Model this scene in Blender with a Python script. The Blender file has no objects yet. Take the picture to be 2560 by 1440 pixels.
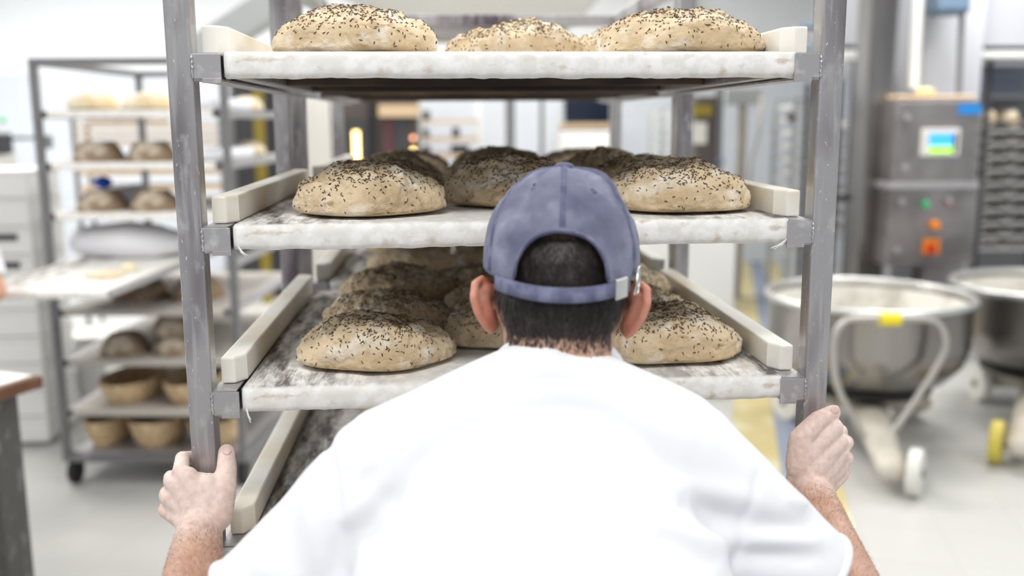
import bpy, bmesh, math, random
import numpy as np
from mathutils import Vector, Matrix, noise

random.seed(7)
PI = math.pi
SC = bpy.context.scene
COL = SC.collection

# ------------------------------------------------------------------ camera
CAM = Vector((0.314, -1.1595, 1.55))
FPX = 2411.5
YAW, PITCH, ROLL = 0.0712, 0.1714, -0.0051
FW = Vector((math.sin(YAW)*math.cos(PITCH), math.cos(YAW)*math.cos(PITCH), -math.sin(PITCH)))
_r = Vector((math.cos(YAW), -math.sin(YAW), 0))
_u = _r.cross(FW)
RT = math.cos(ROLL)*_r + math.sin(ROLL)*_u
UP = -math.sin(ROLL)*_r + math.cos(ROLL)*_u
cd = bpy.data.cameras.new('camera'); cam = bpy.data.objects.new('camera', cd); COL.objects.link(cam)
cd.sensor_width = 36; cd.lens = FPX/2560*36
cam.matrix_world = Matrix(((RT.x, UP.x, -FW.x, CAM.x), (RT.y, UP.y, -FW.y, CAM.y), (RT.z, UP.z, -FW.z, CAM.z), (0, 0, 0, 1)))
cd.clip_start = 0.05; cd.clip_end = 60
cd.dof.use_dof = True; cd.dof.focus_distance = 1.17; cd.dof.aperture_fstop = 2.4
SC.camera = cam

# ------------------------------------------------------------------ light
SC.view_settings.view_transform = 'Standard'
SC.view_settings.look = 'None'
SC.view_settings.gamma = 1
SC.view_settings.use_curve_mapping = False
SC.view_settings.exposure = 0.33
w = bpy.data.worlds.new('world'); SC.world = w; w.use_nodes = True
w.node_tree.nodes['Background'].inputs[0].default_value = (0.95, 0.97, 1.0, 1)
w.node_tree.nodes['Background'].inputs[1].default_value = 0.46

def area(x, y, z, sx, sy, power, col=(1, 0.985, 0.96)):
    l = bpy.data.lights.new('ceiling_lamp', 'AREA'); l.shape = 'RECTANGLE'; l.size = sx; l.size_y = sy
    l.energy = power; l.color = col
    o = bpy.data.objects.new('ceiling_lamp', l); COL.objects.link(o); o.location = (x, y, z)
    return o
for lx, ly, lp in ((-2.6, 0.6, 75), (0.1, -1.3, 60), (0.6, 1.3, 62), (3.2, 0.6, 75), (-2.9, 4.2, 115), (0.2, 4.6, 120), (3.4, 4.2, 120),
                   (-3.2, 7.0, 130), (-0.6, 7.4, 90), (2.0, 7.0, 100)):
    area(lx, ly, 3.2, 1.5, 0.5, lp*0.5)

# ------------------------------------------------------------------ helpers
def at(px, py, y):
    """the point of the place seen at a pixel of the 2560 x 1440 frame, on the plane Y = y"""
    d = FW + RT*((px-1280)/FPX) + UP*((720-py)/FPX)
    return CAM + d*((y-CAM.y)/d.y)

def lin(c):
    f = lambda v: v/12.92 if v <= 0.04045 else ((v+0.055)/1.055)**2.4
    return tuple(f(v/255) for v in c) + (1.0,)

def mat(name, col, rough=0.5, metal=0.0, mix=(), bump=None, emit=None, sss=0, spec=None, coat=0):
    """procedural material; mix = [(sRGB colour, scale xyz, lo, hi, detail)], noise masks over the base colour"""
    m = bpy.data.materials.new(name); m.use_nodes = True
    nt = m.node_tree; b = nt.nodes['Principled BSDF']; L = nt.links.new
    tc = nt.nodes.new('ShaderNodeTexCoord')
    src = None
    base = nt.nodes.new('ShaderNodeRGB'); base.outputs[0].default_value = lin(col); src = base.outputs[0]
    for i, (c2, sc, lo, hi, det) in enumerate(mix):
        mp = nt.nodes.new('ShaderNodeMapping'); mp.inputs['Scale'].default_value = sc; mp.inputs['Location'].default_value = (i*3.1, i*1.7, 0.3)
        L(tc.outputs['Object'], mp.inputs['Vector'])
        n = nt.nodes.new('ShaderNodeTexNoise'); n.inputs['Scale'].default_value = 1; n.inputs['Detail'].default_value = det
        L(mp.outputs[0], n.inputs['Vector'])
        r = nt.nodes.new('ShaderNodeMapRange'); r.inputs[1].default_value = lo; r.inputs[2].default_value = hi
        L(n.outputs['Fac'], r.inputs[0])
        mx = nt.nodes.new('ShaderNodeMix'); mx.data_type = 'RGBA'
        L(r.outputs[0], mx.inputs['Factor']); L(src, mx.inputs['A']); mx.inputs['B'].default_value = lin(c2)
        src = mx.outputs['Result']
    L(src, b.inputs['Base Color'])
    b.inputs['Roughness'].default_value = rough; b.inputs['Metallic'].default_value = metal
    if spec is not None: b.inputs['Specular IOR Level'].default_value = spec
    if coat: b.inputs['Coat Weight'].default_value = coat
    if sss:
        b.inputs['Subsurface Weight'].default_value = sss; b.inputs['Subsurface Radius'].default_value = (0.006, 0.003, 0.0015)
    if bump:
        sc, st, dist = bump
        mp = nt.nodes.new('ShaderNodeMapping'); mp.inputs['Scale'].default_value = sc if isinstance(sc, tuple) else (sc, sc, sc)
        L(tc.outputs['Object'], mp.inputs['Vector'])
        n = nt.nodes.new('ShaderNodeTexNoise'); n.inputs['Scale'].default_value = 1; n.inputs['Detail'].default_value = 5
        L(mp.outputs[0], n.inputs['Vector'])
        bp = nt.nodes.new('ShaderNodeBump'); bp.inputs['Strength'].default_value = st; bp.inputs['Distance'].default_value = dist
        L(n.outputs['Fac'], bp.inputs['Height']); L(bp.outputs[0], b.inputs['Normal'])
    if emit:
        b.inputs['Emission Color'].default_value = lin(emit[0]); b.inputs['Emission Strength'].default_value = emit[1]
    return m

M = {}
M['post'] = mat('post_steel', (184, 182, 183), 0.36, 0.75, [((104, 92, 102), (9, 9, 3.0), 0.47, 0.66, 3), ((206, 204, 204), (150, 150, 9), 0.52, 0.8, 4), ((212, 210, 210), (60, 60, 30), 0.56, 0.8, 7), ((236, 233, 228), (260, 260, 110), 0.66, 0.72, 4)], (( 300, 300, 12), 0.08, 0.001))
M['rail'] = mat('rail_steel', (182, 180, 182), 0.42, 0.65, [((222, 220, 218), (60, 60, 60), 0.52, 0.75, 6)], (90, 0.1, 0.001))
M['dark'] = mat('board_underside', (84, 74, 68), 0.6, 0.35, [((116, 98, 80), (9, 30, 9), 0.45, 0.7, 4)])
M['canvas'] = mat('floured_canvas', (238, 235, 229), 0.95, 0, [((214, 198, 180), (20, 20, 34), 0.6, 0.78, 5), ((250, 249, 246), (55, 55, 55), 0.42, 0.6, 5), ((196, 176, 156), (34, 34, 34), 0.68, 0.76, 5)], (620, 0.5, 0.0012))
M['bartop'] = mat('cream_plastic', (252, 249, 240), 0.45, 0, [((234, 220, 190), (5, 5, 9), 0.45, 0.72, 4), ((150, 128, 96), (60, 14, 26), 0.73, 0.77, 4)], (160, 0.06, 0.001), sss=0.15)
M['dough'] = mat('rye_dough', (225, 204, 170), 0.85, 0, [((204, 180, 144), (14, 14, 22), 0.42, 0.62, 6), ((240, 231, 215), (30, 30, 30), 0.50, 0.70, 7), ((186, 158, 120), (70, 70, 120), 0.60, 0.72, 5)], (120, 0.8, 0.005), sss=0.08)
M['seed'] = mat('caraway', (112, 88, 60), 0.7, 0, [((70, 53, 36), (240, 240, 240), 0.4, 0.6, 2)])
M['paledough'] = mat('pale_dough', (238, 226, 200), 0.85, 0, [((222, 196, 150), (9, 9, 9), 0.45, 0.65, 3)])
M['shirt'] = mat('white_cotton', (240, 241, 245), 0.9, 0, [], (700, 0.12, 0.0006))
M['cap'] = mat('washed_blue_cotton', (112, 115, 136), 0.92, 0, [((144, 147, 168), (24, 24, 24), 0.46, 0.68, 5), ((90, 92, 118), (15, 15, 15), 0.52, 0.72, 4)], (900, 0.35, 0.0008))
M['capdark'] = mat('cap_seam', (98, 100, 127), 0.92, 0, [((128, 131, 158), (60, 60, 60), 0.45, 0.65, 4)], (900, 0.35, 0.0008))
M['hair'] = mat('dark_hair', (44, 36, 34), 0.45, 0, [((72, 64, 62), (160, 160, 40), 0.5, 0.7, 2)])
M['chrome'] = mat('brushed_clasp', (225, 222, 215), 0.28, 1.0, [], (200, 0.05, 0.001))
M['nail'] = mat('fingernail', (226, 196, 186), 0.4, 0)
M['steel'] = mat('stainless', (158, 155, 152), 0.24, 1.0, [((128, 124, 122), (5, 5, 0.8), 0.4, 0.65, 2)])
M['steel2'] = mat('brushed_stainless', (165, 160, 160), 0.42, 0.9, [((132, 126, 126), (3, 3, 3), 0.4, 0.65, 3)])
M['rackgrey'] = mat('grey_rack_tube', (132, 132, 134), 0.45, 0.6)
M['traysteel'] = mat('tray_steel', (196, 192, 188), 0.5, 0.5)
M['darkgrey'] = mat('dark_grey', (62, 62, 66), 0.5)
M['black'] = mat('black_rubber', (26, 26, 28), 0.6)
M['white'] = mat('white_plastic', (240, 240, 238), 0.5)
M['offwhite'] = mat('offwhite_paint', (226, 224, 218), 0.5)
M['paint'] = mat('white_paint', (244, 246, 248), 0.8)
M['wicker'] = mat('wicker', (226, 203, 166), 0.8, 0, [((196, 164, 120), (30, 30, 90), 0.45, 0.6, 3)], ((40, 40, 160), 0.4, 0.003))
M['wickerdark'] = mat('floured_wicker', (150, 128, 104), 0.85, 0, [((206, 194, 176), (16, 16, 16), 0.5, 0.66, 4)], ((40, 40, 160), 0.4, 0.003))
M['wood'] = mat('table_wood', (128, 84, 54), 0.55, 0, [((92, 58, 36), (40, 5, 5), 0.42, 0.62, 4)])
M['woodpale'] = mat('pale_wood', (214, 186, 152), 0.6)
M['blue'] = mat('blue_plastic', (20, 82, 200), 0.5)
M['label'] = mat('blue_label', (26, 134, 214), 0.5)
M['yellow'] = mat('yellow_tape', (248, 226, 40), 0.5)
M['yellowwheel'] = mat('yellow_wheel', (206, 190, 84), 0.5)
M['mustard'] = mat('mustard_paint', (150, 132, 46), 0.5)
M['stripe'] = mat('floor_yellow', (204, 188, 134), 0.6, 0, [((222, 214, 180), (6, 6, 6), 0.45, 0.65, 3)])
M['bluegrey'] = mat('blue_grey_paint', (146, 154, 172), 0.6)
M['motor'] = mat('blue_grey_motor', (92, 112, 132), 0.5)
M['orange'] = mat('orange_button', (240, 140, 30), 0.4)
M['red'] = mat('red_switch', (196, 48, 24), 0.4)
M['green'] = mat('green_button', (70, 200, 130), 0.4)
M['glow'] = mat('oven_lamp', (255, 220, 150), 0.4, emit=((255, 214, 130), 5))
M['pinkglow'] = mat('pink_lamp', (255, 180, 150), 0.4, emit=((255, 170, 130), 2.2))
M['screenblue'] = mat('screen_blue', (50, 150, 230), 0.3, emit=((60, 160, 240), 0.9))
M['screengreen'] = mat('screen_green', (150, 230, 60), 0.3, emit=((160, 235, 70), 0.9))
M['darkglass'] = mat('dark_glass', (22, 34, 52), 0.15)
M['oven'] = mat('oven_front', (92, 84, 80), 0.5, 0.3)
M['ovenred'] = mat('dark_red_panel', (92, 56, 60), 0.5)
M['flourdough'] = mat('flour_dusted_dough', (214, 208, 194), 0.9, 0, [((198, 190, 176), (9, 9, 9), 0.45, 0.65, 4)], (20, 0.5, 0.02))
M['cloth'] = mat('white_cloth', (242, 243, 248), 0.9)
M['skin2'] = mat('plain_skin', (222, 168, 142), 0.6, sss=0.1)
M['trouser'] = mat('checked_trousers', (196, 198, 206), 0.9)
M['shoe'] = mat('white_clog', (220, 220, 220), 0.5)
M['greypanel'] = mat('pale_grey_panel', (192, 194, 200), 0.45)
M['greygreen'] = mat('grey_green_paint', (182, 186, 186), 0.6)
M['tableleg'] = mat('table_leg', (96, 94, 92), 0.5, 0.4, [((140, 138, 136), (30, 30, 12), 0.55, 0.7, 4)])
M['oldboard'] = mat('old_grey_board', (198, 192, 184), 0.7)
M['woodgrey'] = mat('worn_pale_wood', (204, 182, 156), 0.7)
M['handlesteel'] = mat('handle_steel', (186, 183, 178), 0.4, 0.55)
M['lining'] = mat('floured_lining', (226, 225, 220), 0.8, 0, [((190, 186, 178), (7, 7, 7), 0.5, 0.68, 5)])
M['mast'] = mat('mast_paint', (184, 174, 164), 0.6)
M['hopper'] = mat('hopper_steel', (202, 201, 195), 0.5, 0.2)

W = {}
def mw(o): return W.get(o.name, Matrix())
def prop(o, label=None, cat=None, group=None, kind=None):
    if label: o['label'] = label
    if cat: o['category'] = cat
    if group: o['group'] = group
    if kind: o['kind'] = kind
    return o
def thing(name, label, cat, loc=(0, 0, 0), rotz=0, group=None, mx=None):
    o = bpy.data.objects.new(name, None); COL.objects.link(o); o.empty_display_size = 0.05
    m = mx if mx is not None else Matrix.Translation(Vector(loc)) @ Matrix.Rotation(rotz, 4, 'Z')
    o.matrix_world = m; W[o.name] = m.copy()
    return prop(o, label, cat, group)
def ob(name, bm, m, parent=None, smooth=False, bevel=0, world=False, kind=None, origin=None, seg=2):
    """links a bmesh as one mesh object; world=True: its points are given in room coordinates"""
    me = bpy.data.meshes.new(name)
    if isinstance(bm, bpy.types.Mesh): me = bm
    else:
        bmesh.ops.recalc_face_normals(bm, faces=bm.faces)
        bm.to_mesh(me); bm.free()
    o = bpy.data.objects.new(name, me); COL.objects.link(o)
    if m is not None and len(me.materials) == 0:
        for k in (m if isinstance(m, (list, tuple)) else [m]): me.materials.append(k)
    M0 = Matrix()
    if parent is not None:
        o.parent = parent; M0 = mw(parent)
        if world: me.transform(M0.inverted())
    elif origin is not None:
        me.transform(Matrix.Translation(-Vector(origin))); o.location = origin; M0 = Matrix.Translation(Vector(origin))
    W[o.name] = M0
    if smooth:
        for p in me.polygons: p.use_smooth = True
    if bevel:
        md = o.modifiers.new('bevel', 'BEVEL'); md.width = bevel; md.segments = seg; md.limit_method = 'ANGLE'; md.angle_limit = 0.6
    if kind: o['kind'] = kind
    return o
def copy_tree(o, parent=None):
    c = o.copy(); COL.objects.link(c)
    if parent is not None: c.parent = parent
    for ch in list(o.children): copy_tree(ch, c)
    return c

def box(bm, a, b, mx=None):
    a, b = Vector(a), Vector(b)
    vs = [bm.verts.new(Vector((x, y, z)) if mx is None else mx @ Vector((x, y, z))) for z in (a.z, b.z) for y in (a.y, b.y) for x in (a.x, b.x)]
    for f in ((0, 2, 3, 1), (4, 5, 7, 6), (0, 1, 5, 4), (2, 6, 7, 3), (0, 4, 6, 2), (1, 3, 7, 5)):
        bm.faces.new([vs[i] for i in f])
    return bm
def B(a, b): return box(bmesh.new(), a, b)
def ring(bm, c, u, v, ru, rv, n, ph=0):
    return [bm.verts.new(c + u*(ru*math.cos(2*PI*i/n+ph)) + v*(rv*math.sin(2*PI*i/n+ph))) for i in range(n)]
def bridge(bm, r0, r1):
    n = len(r0)
    for i in range(n): bm.faces.new((r0[i], r0[(i+1) % n], r1[(i+1) % n], r1[i]))
def frame_for(t, ref=None):
    t = t.normalized()
    ref = Vector(ref) if ref is not None else (Vector((0, 0, 1)) if abs(t.z) < 0.9 else Vector((1, 0, 0)))
    u = ref.cross(t).normalized(); v = t.cross(u).normalized()
    return u, v
def tube(bm, pts, rads, n=16, cap=True, closed=False, ref=None, flat=1.0, domed=False):
    pts = [Vector(p) for p in pts]
    if not isinstance(rads, (list, tuple)): rads = [rads]*len(pts)
    k = len(pts); rings = []
    u0 = None
    for i, p in enumerate(pts):
        if closed: t = pts[(i+1) % k]-pts[i-1]
        else: t = (pts[min(i+1, k-1)]-pts[max(i-1, 0)])
        if ref is None and u0 is not None:
            t = t.normalized(); u = (u0-t*u0.dot(t)).normalized(); v = t.cross(u)
        else: u, v = frame_for(t, ref)
        u0 = u
        rings.append((p, u, v, rads[i], t.normalized()))
    rr = []
    if domed and not closed:
        p, u, v, r, t = rings[0]
        for a in (75, 50, 25): rr.append(ring(bm, p-t*r*math.sin(math.radians(a)), u, v, r*math.cos(math.radians(a)), r*flat*math.cos(math.radians(a)), n))
    for p, u, v, r, t in rings: rr.append(ring(bm, p, u, v, r, r*flat, n))
    if domed and not closed:
        p, u, v, r, t = rings[-1]
        for a in (25, 50, 75): rr.append(ring(bm, p+t*r*math.sin(math.radians(a)), u, v, r*math.cos(math.radians(a)), r*flat*math.cos(math.radians(a)), n))
    for i in range(len(rr)-1): bridge(bm, rr[i], rr[i+1])
    if closed: bridge(bm, rr[-1], rr[0])
    elif cap:
        bm.faces.new(list(reversed(rr[0]))); bm.faces.new(rr[-1])
    return bm
def loft(bm, st, n=28):
    """stations (centre, u, v, ru, rv)"""
    rr = [ring(bm, Vector(c), Vector(u), Vector(v), ru, rv, n) for c, u, v, ru, rv in st]
    for i in range(len(rr)-1): bridge(bm, rr[i], rr[i+1])
    bm.faces.new(list(reversed(rr[0]))); bm.faces.new(rr[-1])
    return bm
def ball(bm, c, r, mx=None, sub=3):
    r = r if isinstance(r, (tuple, list)) else (r, r, r)
    T = Matrix.Translation(Vector(c)) @ Matrix.Diagonal((*r, 1))
    if mx is not None: T = mx @ T
    bmesh.ops.create_icosphere(bm, subdivisions=sub, radius=1, matrix=T)
    return bm
def lathe(bm, prof, n=48, c=(0, 0, 0), sx=1, sy=1):
    """profile [(r, z)] turned about Z; r = 0 ends close to a point"""
    c = Vector(c); prev = None
    for r, z in prof:
        if r < 1e-6: cur = [bm.verts.new(c+Vector((0, 0, z)))]
        else: cur = [bm.verts.new(c+Vector((sx*r*math.cos(2*PI*i/n), sy*r*math.sin(2*PI*i/n), z))) for i in range(n)]
        if prev is not None:
            if len(prev) == 1 and len(cur) > 1:
                for i in range(n): bm.faces.new((prev[0], cur[i], cur[(i+1) % n]))
            elif len(cur) == 1 and len(prev) > 1:
                for i in range(n): bm.faces.new((prev[i], cur[0], prev[(i+1) % n]))
            elif len(cur) > 1: bridge(bm, prev, cur)
        prev = cur
    return bm
def cyl(bm, p0, p1, r, n=24): return tube(bm, [p0, p1], r, n)
def fn(p, s, seed, o=3): return noise.fractal(Vector((p[0]*s+seed*7.3, p[1]*s-seed*3.1, p[2]*s+seed*1.9)), 1.0, 2.0, o)

# ------------------------------------------------------------------ the room
def tiles(name, col, grout, size, rough, axes):
    m = bpy.data.materials.new(name); m.use_nodes = True; nt = m.node_tree; b = nt.nodes['Principled BSDF']
    tc = nt.nodes.new('ShaderNodeTexCoord'); mp = nt.nodes.new('ShaderNodeMapping'); mp.inputs['Rotation'].default_value = axes
    br = nt.nodes.new('ShaderNodeTexBrick'); br.offset = 0; br.inputs['Scale'].default_value = 1
    br.inputs['Brick Width'].default_value = size; br.inputs['Row Height'].default_value = size; br.inputs['Mortar Size'].default_value = size*0.012
    br.inputs['Color1'].default_value = lin(col); br.inputs['Color2'].default_value = lin(tuple(c-3 for c in col)); br.inputs['Mortar'].default_value = lin(grout)
    nt.links.new(tc.outputs['Object'], mp.inputs[0]); nt.links.new(mp.outputs[0], br.inputs['Vector']); nt.links.new(br.outputs[0], b.inputs['Base Color'])
    b.inputs['Roughness'].default_value = rough
    return m
M['tile'] = tiles('wall_tile', (226, 231, 238), (206, 212, 220), 0.2, 0.3, (PI/2, 0, 0))
M['tileside'] = tiles('side_wall_tile', (226, 231, 238), (206, 212, 220), 0.2, 0.3, (PI/2, 0, PI/2))
M['floor'] = tiles('floor_tile', (202, 201, 197), (194, 193, 188), 0.3, 0.35, (0, 0, 0.28))
X0, X1, Y0, Y1, ZC = -5.2, 5.8, -2.6, 9.2, 3.3
ob('floor', B((X0, Y0, -0.1), (X1, Y1, 0)), M['floor'], kind='structure')
ob('ceiling', B((X0, Y0, ZC), (X1, Y1, ZC+0.1)), M['paint'], kind='structure')
ob('wall_back', B((X0, Y1, -0.1), (X1, Y1+0.15, 2.05)), M['tile'], kind='structure')
ob('wall_back_upper', B((X0, Y1+0.005, 2.05), (X1, Y1+0.15, ZC)), M['paint'], kind='structure')
ob('wall_left', B((X0-0.15, Y0, -0.1), (X0, Y1+0.15, ZC)), M['tileside'], kind='structure')
ob('wall_right', B((X1, Y0, -0.1), (X1+0.15, Y1+0.15, ZC)), M['tileside'], kind='structure')
def floor_strip(name, quad, m):
    bm = bmesh.new(); v = []
    for px, py in quad:
        d = FW + RT*((px-1280)/FPX) + UP*((720-py)/FPX); p = CAM + d*(-CAM.z/d.z); v.append(p)
    lo = [bm.verts.new((p.x, p.y, 0)) for p in v]; hi = [bm.verts.new((p.x, p.y, 0.003)) for p in v]
    bm.faces.new(hi)
    for i in range(4): bm.faces.new((lo[i], lo[(i+1) % 4], hi[(i+1) % 4], hi[i]))
    ob(name, bm, m, kind='structure')
floor_strip('trim_1', [(1838, 640), (1873, 640), (1955, 1190), (1830, 1190)], M['stripe'])
floor_strip('trim_2', [(1873, 640), (1902, 640), (2060, 1190), (1955, 1190)], M['bluegrey'])
floor_strip('trim_3', [(1902, 640), (1940, 640), (2138, 1330), (2095, 1330)], M['stripe'])

# ------------------------------------------------------------------ boards and racks
def peel_board(label, x0, x1, y0, y1, z, seed, T=None, group=None, fine=True, fringe=(), cover='boardcloth'):
    """a canvas covered loading board; z is its top"""
    T = T or Matrix()
    t = thing('peel_board', label, 'board', group=group, mx=T @ Matrix.Translation((x0, y0, z-0.031)))
    w, d = x1-x0, y1-y0; H = 0.031
    bm = bmesh.new()
    prof = [(d, H), (d*0.6, H), (0.3*d, H), (0.1, H), (0.05, H), (0.02, H), (0.009, H), (0.004, H-0.0015), (0.001, H-0.005), (0.0, H-0.010), (0.0, H-0.018), (0.0005, H-0.024), (0.003, H-0.029), (0.008, H-0.031), (0.022, H-0.0305)]
    inner = [(a+(0.002 if a < 0.012 else 0), b-0.002 if b > H-0.006 else b+(0.002 if b < 0.004 else 0)) for a, b in prof]
    n = 90 if fine else 8
    cols = []
    for i in range(n+1):
        x = w*i/n
        col = []
        for j, (a, b) in enumerate(prof):
            q = Vector((x, a, b)); k = 0
            if fine:
                f = fn((x, a*0.5, b), 14, seed, 3)
                if j >= 5: k = 0.0004*f
                if j >= 12: q.z += 0.0016*fn((x, 0, 0), 40, seed+3, 3); q.y += 0.001*fn((x, 0, 1), 50, seed+5, 2)
                q.y -= k
            col.append(bm.verts.new(q))
        for j in reversed(range(len(inner))):
            a, b = inner[j]; col.append(bm.verts.new((x, a, b)))
        cols.append(col)
    m = len(cols[0])
    for i in range(n):
        for j in range(m): bm.faces.new((cols[i][j], cols[i+1][j], cols[i+1][(j+1) % m], cols[i][(j+1) % m]))
    bm.faces.new(cols[0]); bm.faces.new(list(reversed(cols[-1])))
    ob('canvas_cover', bm, M[cover], t, smooth=fine)
    bm = B((0.002, 0.024, H-0.014), (w-0.002, d, H-0.0025))
    ob('board_panel', bm, M['dark'], t)
    for a, b in ((-0.004, 0.016), (w-0.016, w+0.004)):
        ob('edge_channel', B((a, 0.012, 0.002), (b, d, H-0.0025)), M['rail'], t, bevel=0.002)
    for a in (0.03, d*0.5, d-0.04):
        ob('cross_bar', B((0.018, a, 0.004), (w-0.018, a+0.022, H-0.014)), M['dark'], t, bevel=0.002)
    for i, (fx, dx) in enumerate(fringe):
        bm = bmesh.new()
        for k in range(5):
            r = random.Random(seed*9+k)
            p = [Vector((fx, 0.002, 0.006)), Vector((fx+dx*0.4, -0.003, 0.001-0.003*k/5)), Vector((fx+dx*(0.8+r.uniform(0, 0.3)), -0.006+r.uniform(-.002, .003), -0.006+r.uniform(-.004, .002)))]
            tube(bm, p, [0.0011, 0.001, 0.0007], 6)
        ob('frayed_thread', bm, M['canvas'], t, smooth=True)
    return t

# the floured cloth on the boards: white with dark scraped streaks near its ends
def board_cloth():
    m = mat('board_cloth', (236, 234, 228), 0.95, 0, [((216, 200, 182), (18, 18, 34), 0.6, 0.8, 5), ((250, 249, 247), (60, 60, 60), 0.42, 0.6, 5), ((204, 184, 164), (36, 36, 70), 0.63, 0.78, 5)], (650, 0.22, 0.001))
    nt = m.node_tree; L = nt.links.new; b = nt.nodes['Principled BSDF']
    src = b.inputs['Base Color'].links[0].from_socket
    tc = nt.nodes.new('ShaderNodeTexCoord'); sx = nt.nodes.new('ShaderNodeSeparateXYZ'); L(tc.outputs['Object'], sx.inputs[0])
    def rng(sock, a, b_, c=0, d=1):
        r = nt.nodes.new('ShaderNodeMapRange'); r.inputs[1].default_value = a; r.inputs[2].default_value = b_; r.inputs[3].default_value = c; r.inputs[4].default_value = d
        L(sock, r.inputs[0]); return r.outputs[0]
    def math_(op, a, b_):
        n = nt.nodes.new('ShaderNodeMath'); n.operation = op
        for i, q in enumerate((a, b_)):
            if isinstance(q, (int, float)): n.inputs[i].default_value = q
            else: L(q, n.inputs[i])
        return n.outputs[0]
    # streak bands beside the two long sides, and a thin scraped line behind the front lip
    xd = math_('ABSOLUTE', math_('SUBTRACT', sx.outputs[0], 0.338), 0)
    side = math_('MULTIPLY', rng(xd, 0.13, 0.27), 1)
    top = rng(sx.outputs[2], 0.0290, 0.0305)
    back = rng(sx.outputs[1], 0.004, 0.012)
    mp = nt.nodes.new('ShaderNodeMapping'); mp.inputs['Scale'].default_value = (34, 7, 1); L(tc.outputs['Object'], mp.inputs[0])
    n1 = nt.nodes.new('ShaderNodeTexNoise'); n1.inputs['Scale'].default_value = 1; n1.inputs['Detail'].default_value = 7; n1.inputs['Roughness'].default_value = 0.7; L(mp.outputs[0], n1.inputs['Vector'])
    mask = math_('MULTIPLY', math_('MULTIPLY', side, rng(n1.outputs['Fac'], 0.43, 0.58)), math_('MULTIPLY', top, back))
    mask = math_('MINIMUM', math_('MULTIPLY', mask, 0.92), 1)
    mx = nt.nodes.new('ShaderNodeMix'); mx.data_type = 'RGBA'; L(mask, mx.inputs['Factor']); L(src, mx.inputs['A']); mx.inputs['B'].default_value = lin((92, 80, 78))
    L(mx.outputs['Result'], b.inputs['Base Color'])
    return m
M['boardcloth'] = board_cloth()

def rack(name, label, T, w, d, h, shelves, bars=True, brackets=True, m='post', z0=0.16, p=0.03, group=None):
    t = thing(name, label, 'rack', group=group, mx=T)
    pm = M[m]
    for x in (0, w-p):
        for y in (0, d-p):
            ob('post', B((x, y, z0), (x+p, y+p, h)), pm, t, bevel=0.003)
    for x in (0, w-p):
        ob('top_bar', B((x, p, h-p), (x+p, d-p, h)), pm, t, bevel=0.003)
        ob('base_bar', B((x, p, z0), (x+p, d-p, z0+p)), pm, t, bevel=0.003)
    for y in (0, d-p):
        ob('top_bar', B((p, y, h-p), (w-p, y+p, h)), pm, t, bevel=0.003)
        ob('base_bar', B((p, y, z0), (w-p, y+p, z0+p)), pm, t, bevel=0.003)
    for z in shelves:
        for s in (0, 1):
            fx = (lambda a, b: (a, b)) if s == 0 else (lambda a, b: (w-b, w-a))
            a, b = fx(0.030, 0.0585)
            bm = bmesh.new()
            box(bm, (a, 0.002, z-0.0335), (b, d-p, z-0.031)); box(bm, (a, 0.002, z-0.004), (b, d-p, z-0.002))
            a2, b2 = fx(0.030, 0.033); box(bm, (a2, 0.0025, z-0.031), (b2, d-p, z-0.004))
            ob('support_rail', bm, M['rail'], t)
            if brackets:
                bm = bmesh.new(); a, b = fx(0.0285, 0.062)
                a3, b3 = fx(0.040, 0.062)
                ys = -0.0015
                box(bm, (a, ys, z-0.031), (b, ys+0.003, z-0.003)); box(bm, (a3, ys, z-0.036), (b3, ys+0.003, z-0.0305))
                # bead of weld against the post
                xw = a if s == 0 else b
                tube(bm, [(xw+0.0012*(1 if s == 0 else -1)+0.0006*math.sin(k*2.1), ys-0.0004, z-0.030+0.0028*k) for k in range(10)], [0.0017+0.0006*math.sin(k*3.3) for k in range(10)], 8)
                ob('front_bracket', bm, M['rail'], t, bevel=0.0012)
            if bars:
                a, b = fx(0.034, 0.063)
                bm = bmesh.new()
                ch = 0.012
                y0, y1 = 0.034, d-p-0.006
                if s == 0: poly = [(a, y0), (b-ch, y0), (b, y0+ch*1.5), (b, y1-ch), (b-ch, y1), (a, y1)]
                else: poly = [(a+ch, y0), (b, y0), (b, y1), (a+ch, y1), (a, y1-ch), (a, y0+ch*1.5)]
                lo = [bm.verts.new((x, y, z-0.0015)) for x, y in poly]; hi = [bm.verts.new((x, y, z+0.032)) for x, y in poly]
                bm.faces.new(hi); bm.faces.new(list(reversed(lo))); bridge(bm, lo, hi)
                ob('guide_bar', bm, M['bartop'], t, bevel=0.0025)
    for x in (p, w-p):
        for y in (p+0.02, d-p-0.02):
            c = ob('caster', B((x-0.02, y-0.02, 0.10), (x+0.02, y+0.02, z0)), M['rail'], t, bevel=0.003)
            bm = bmesh.new(); cyl(bm, (x-0.016, y, 0.055), (x+0.016, y, 0.055), 0.055, 32)
            ob('wheel', bm, M['black'], c, bevel=0.006)
    return t

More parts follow.
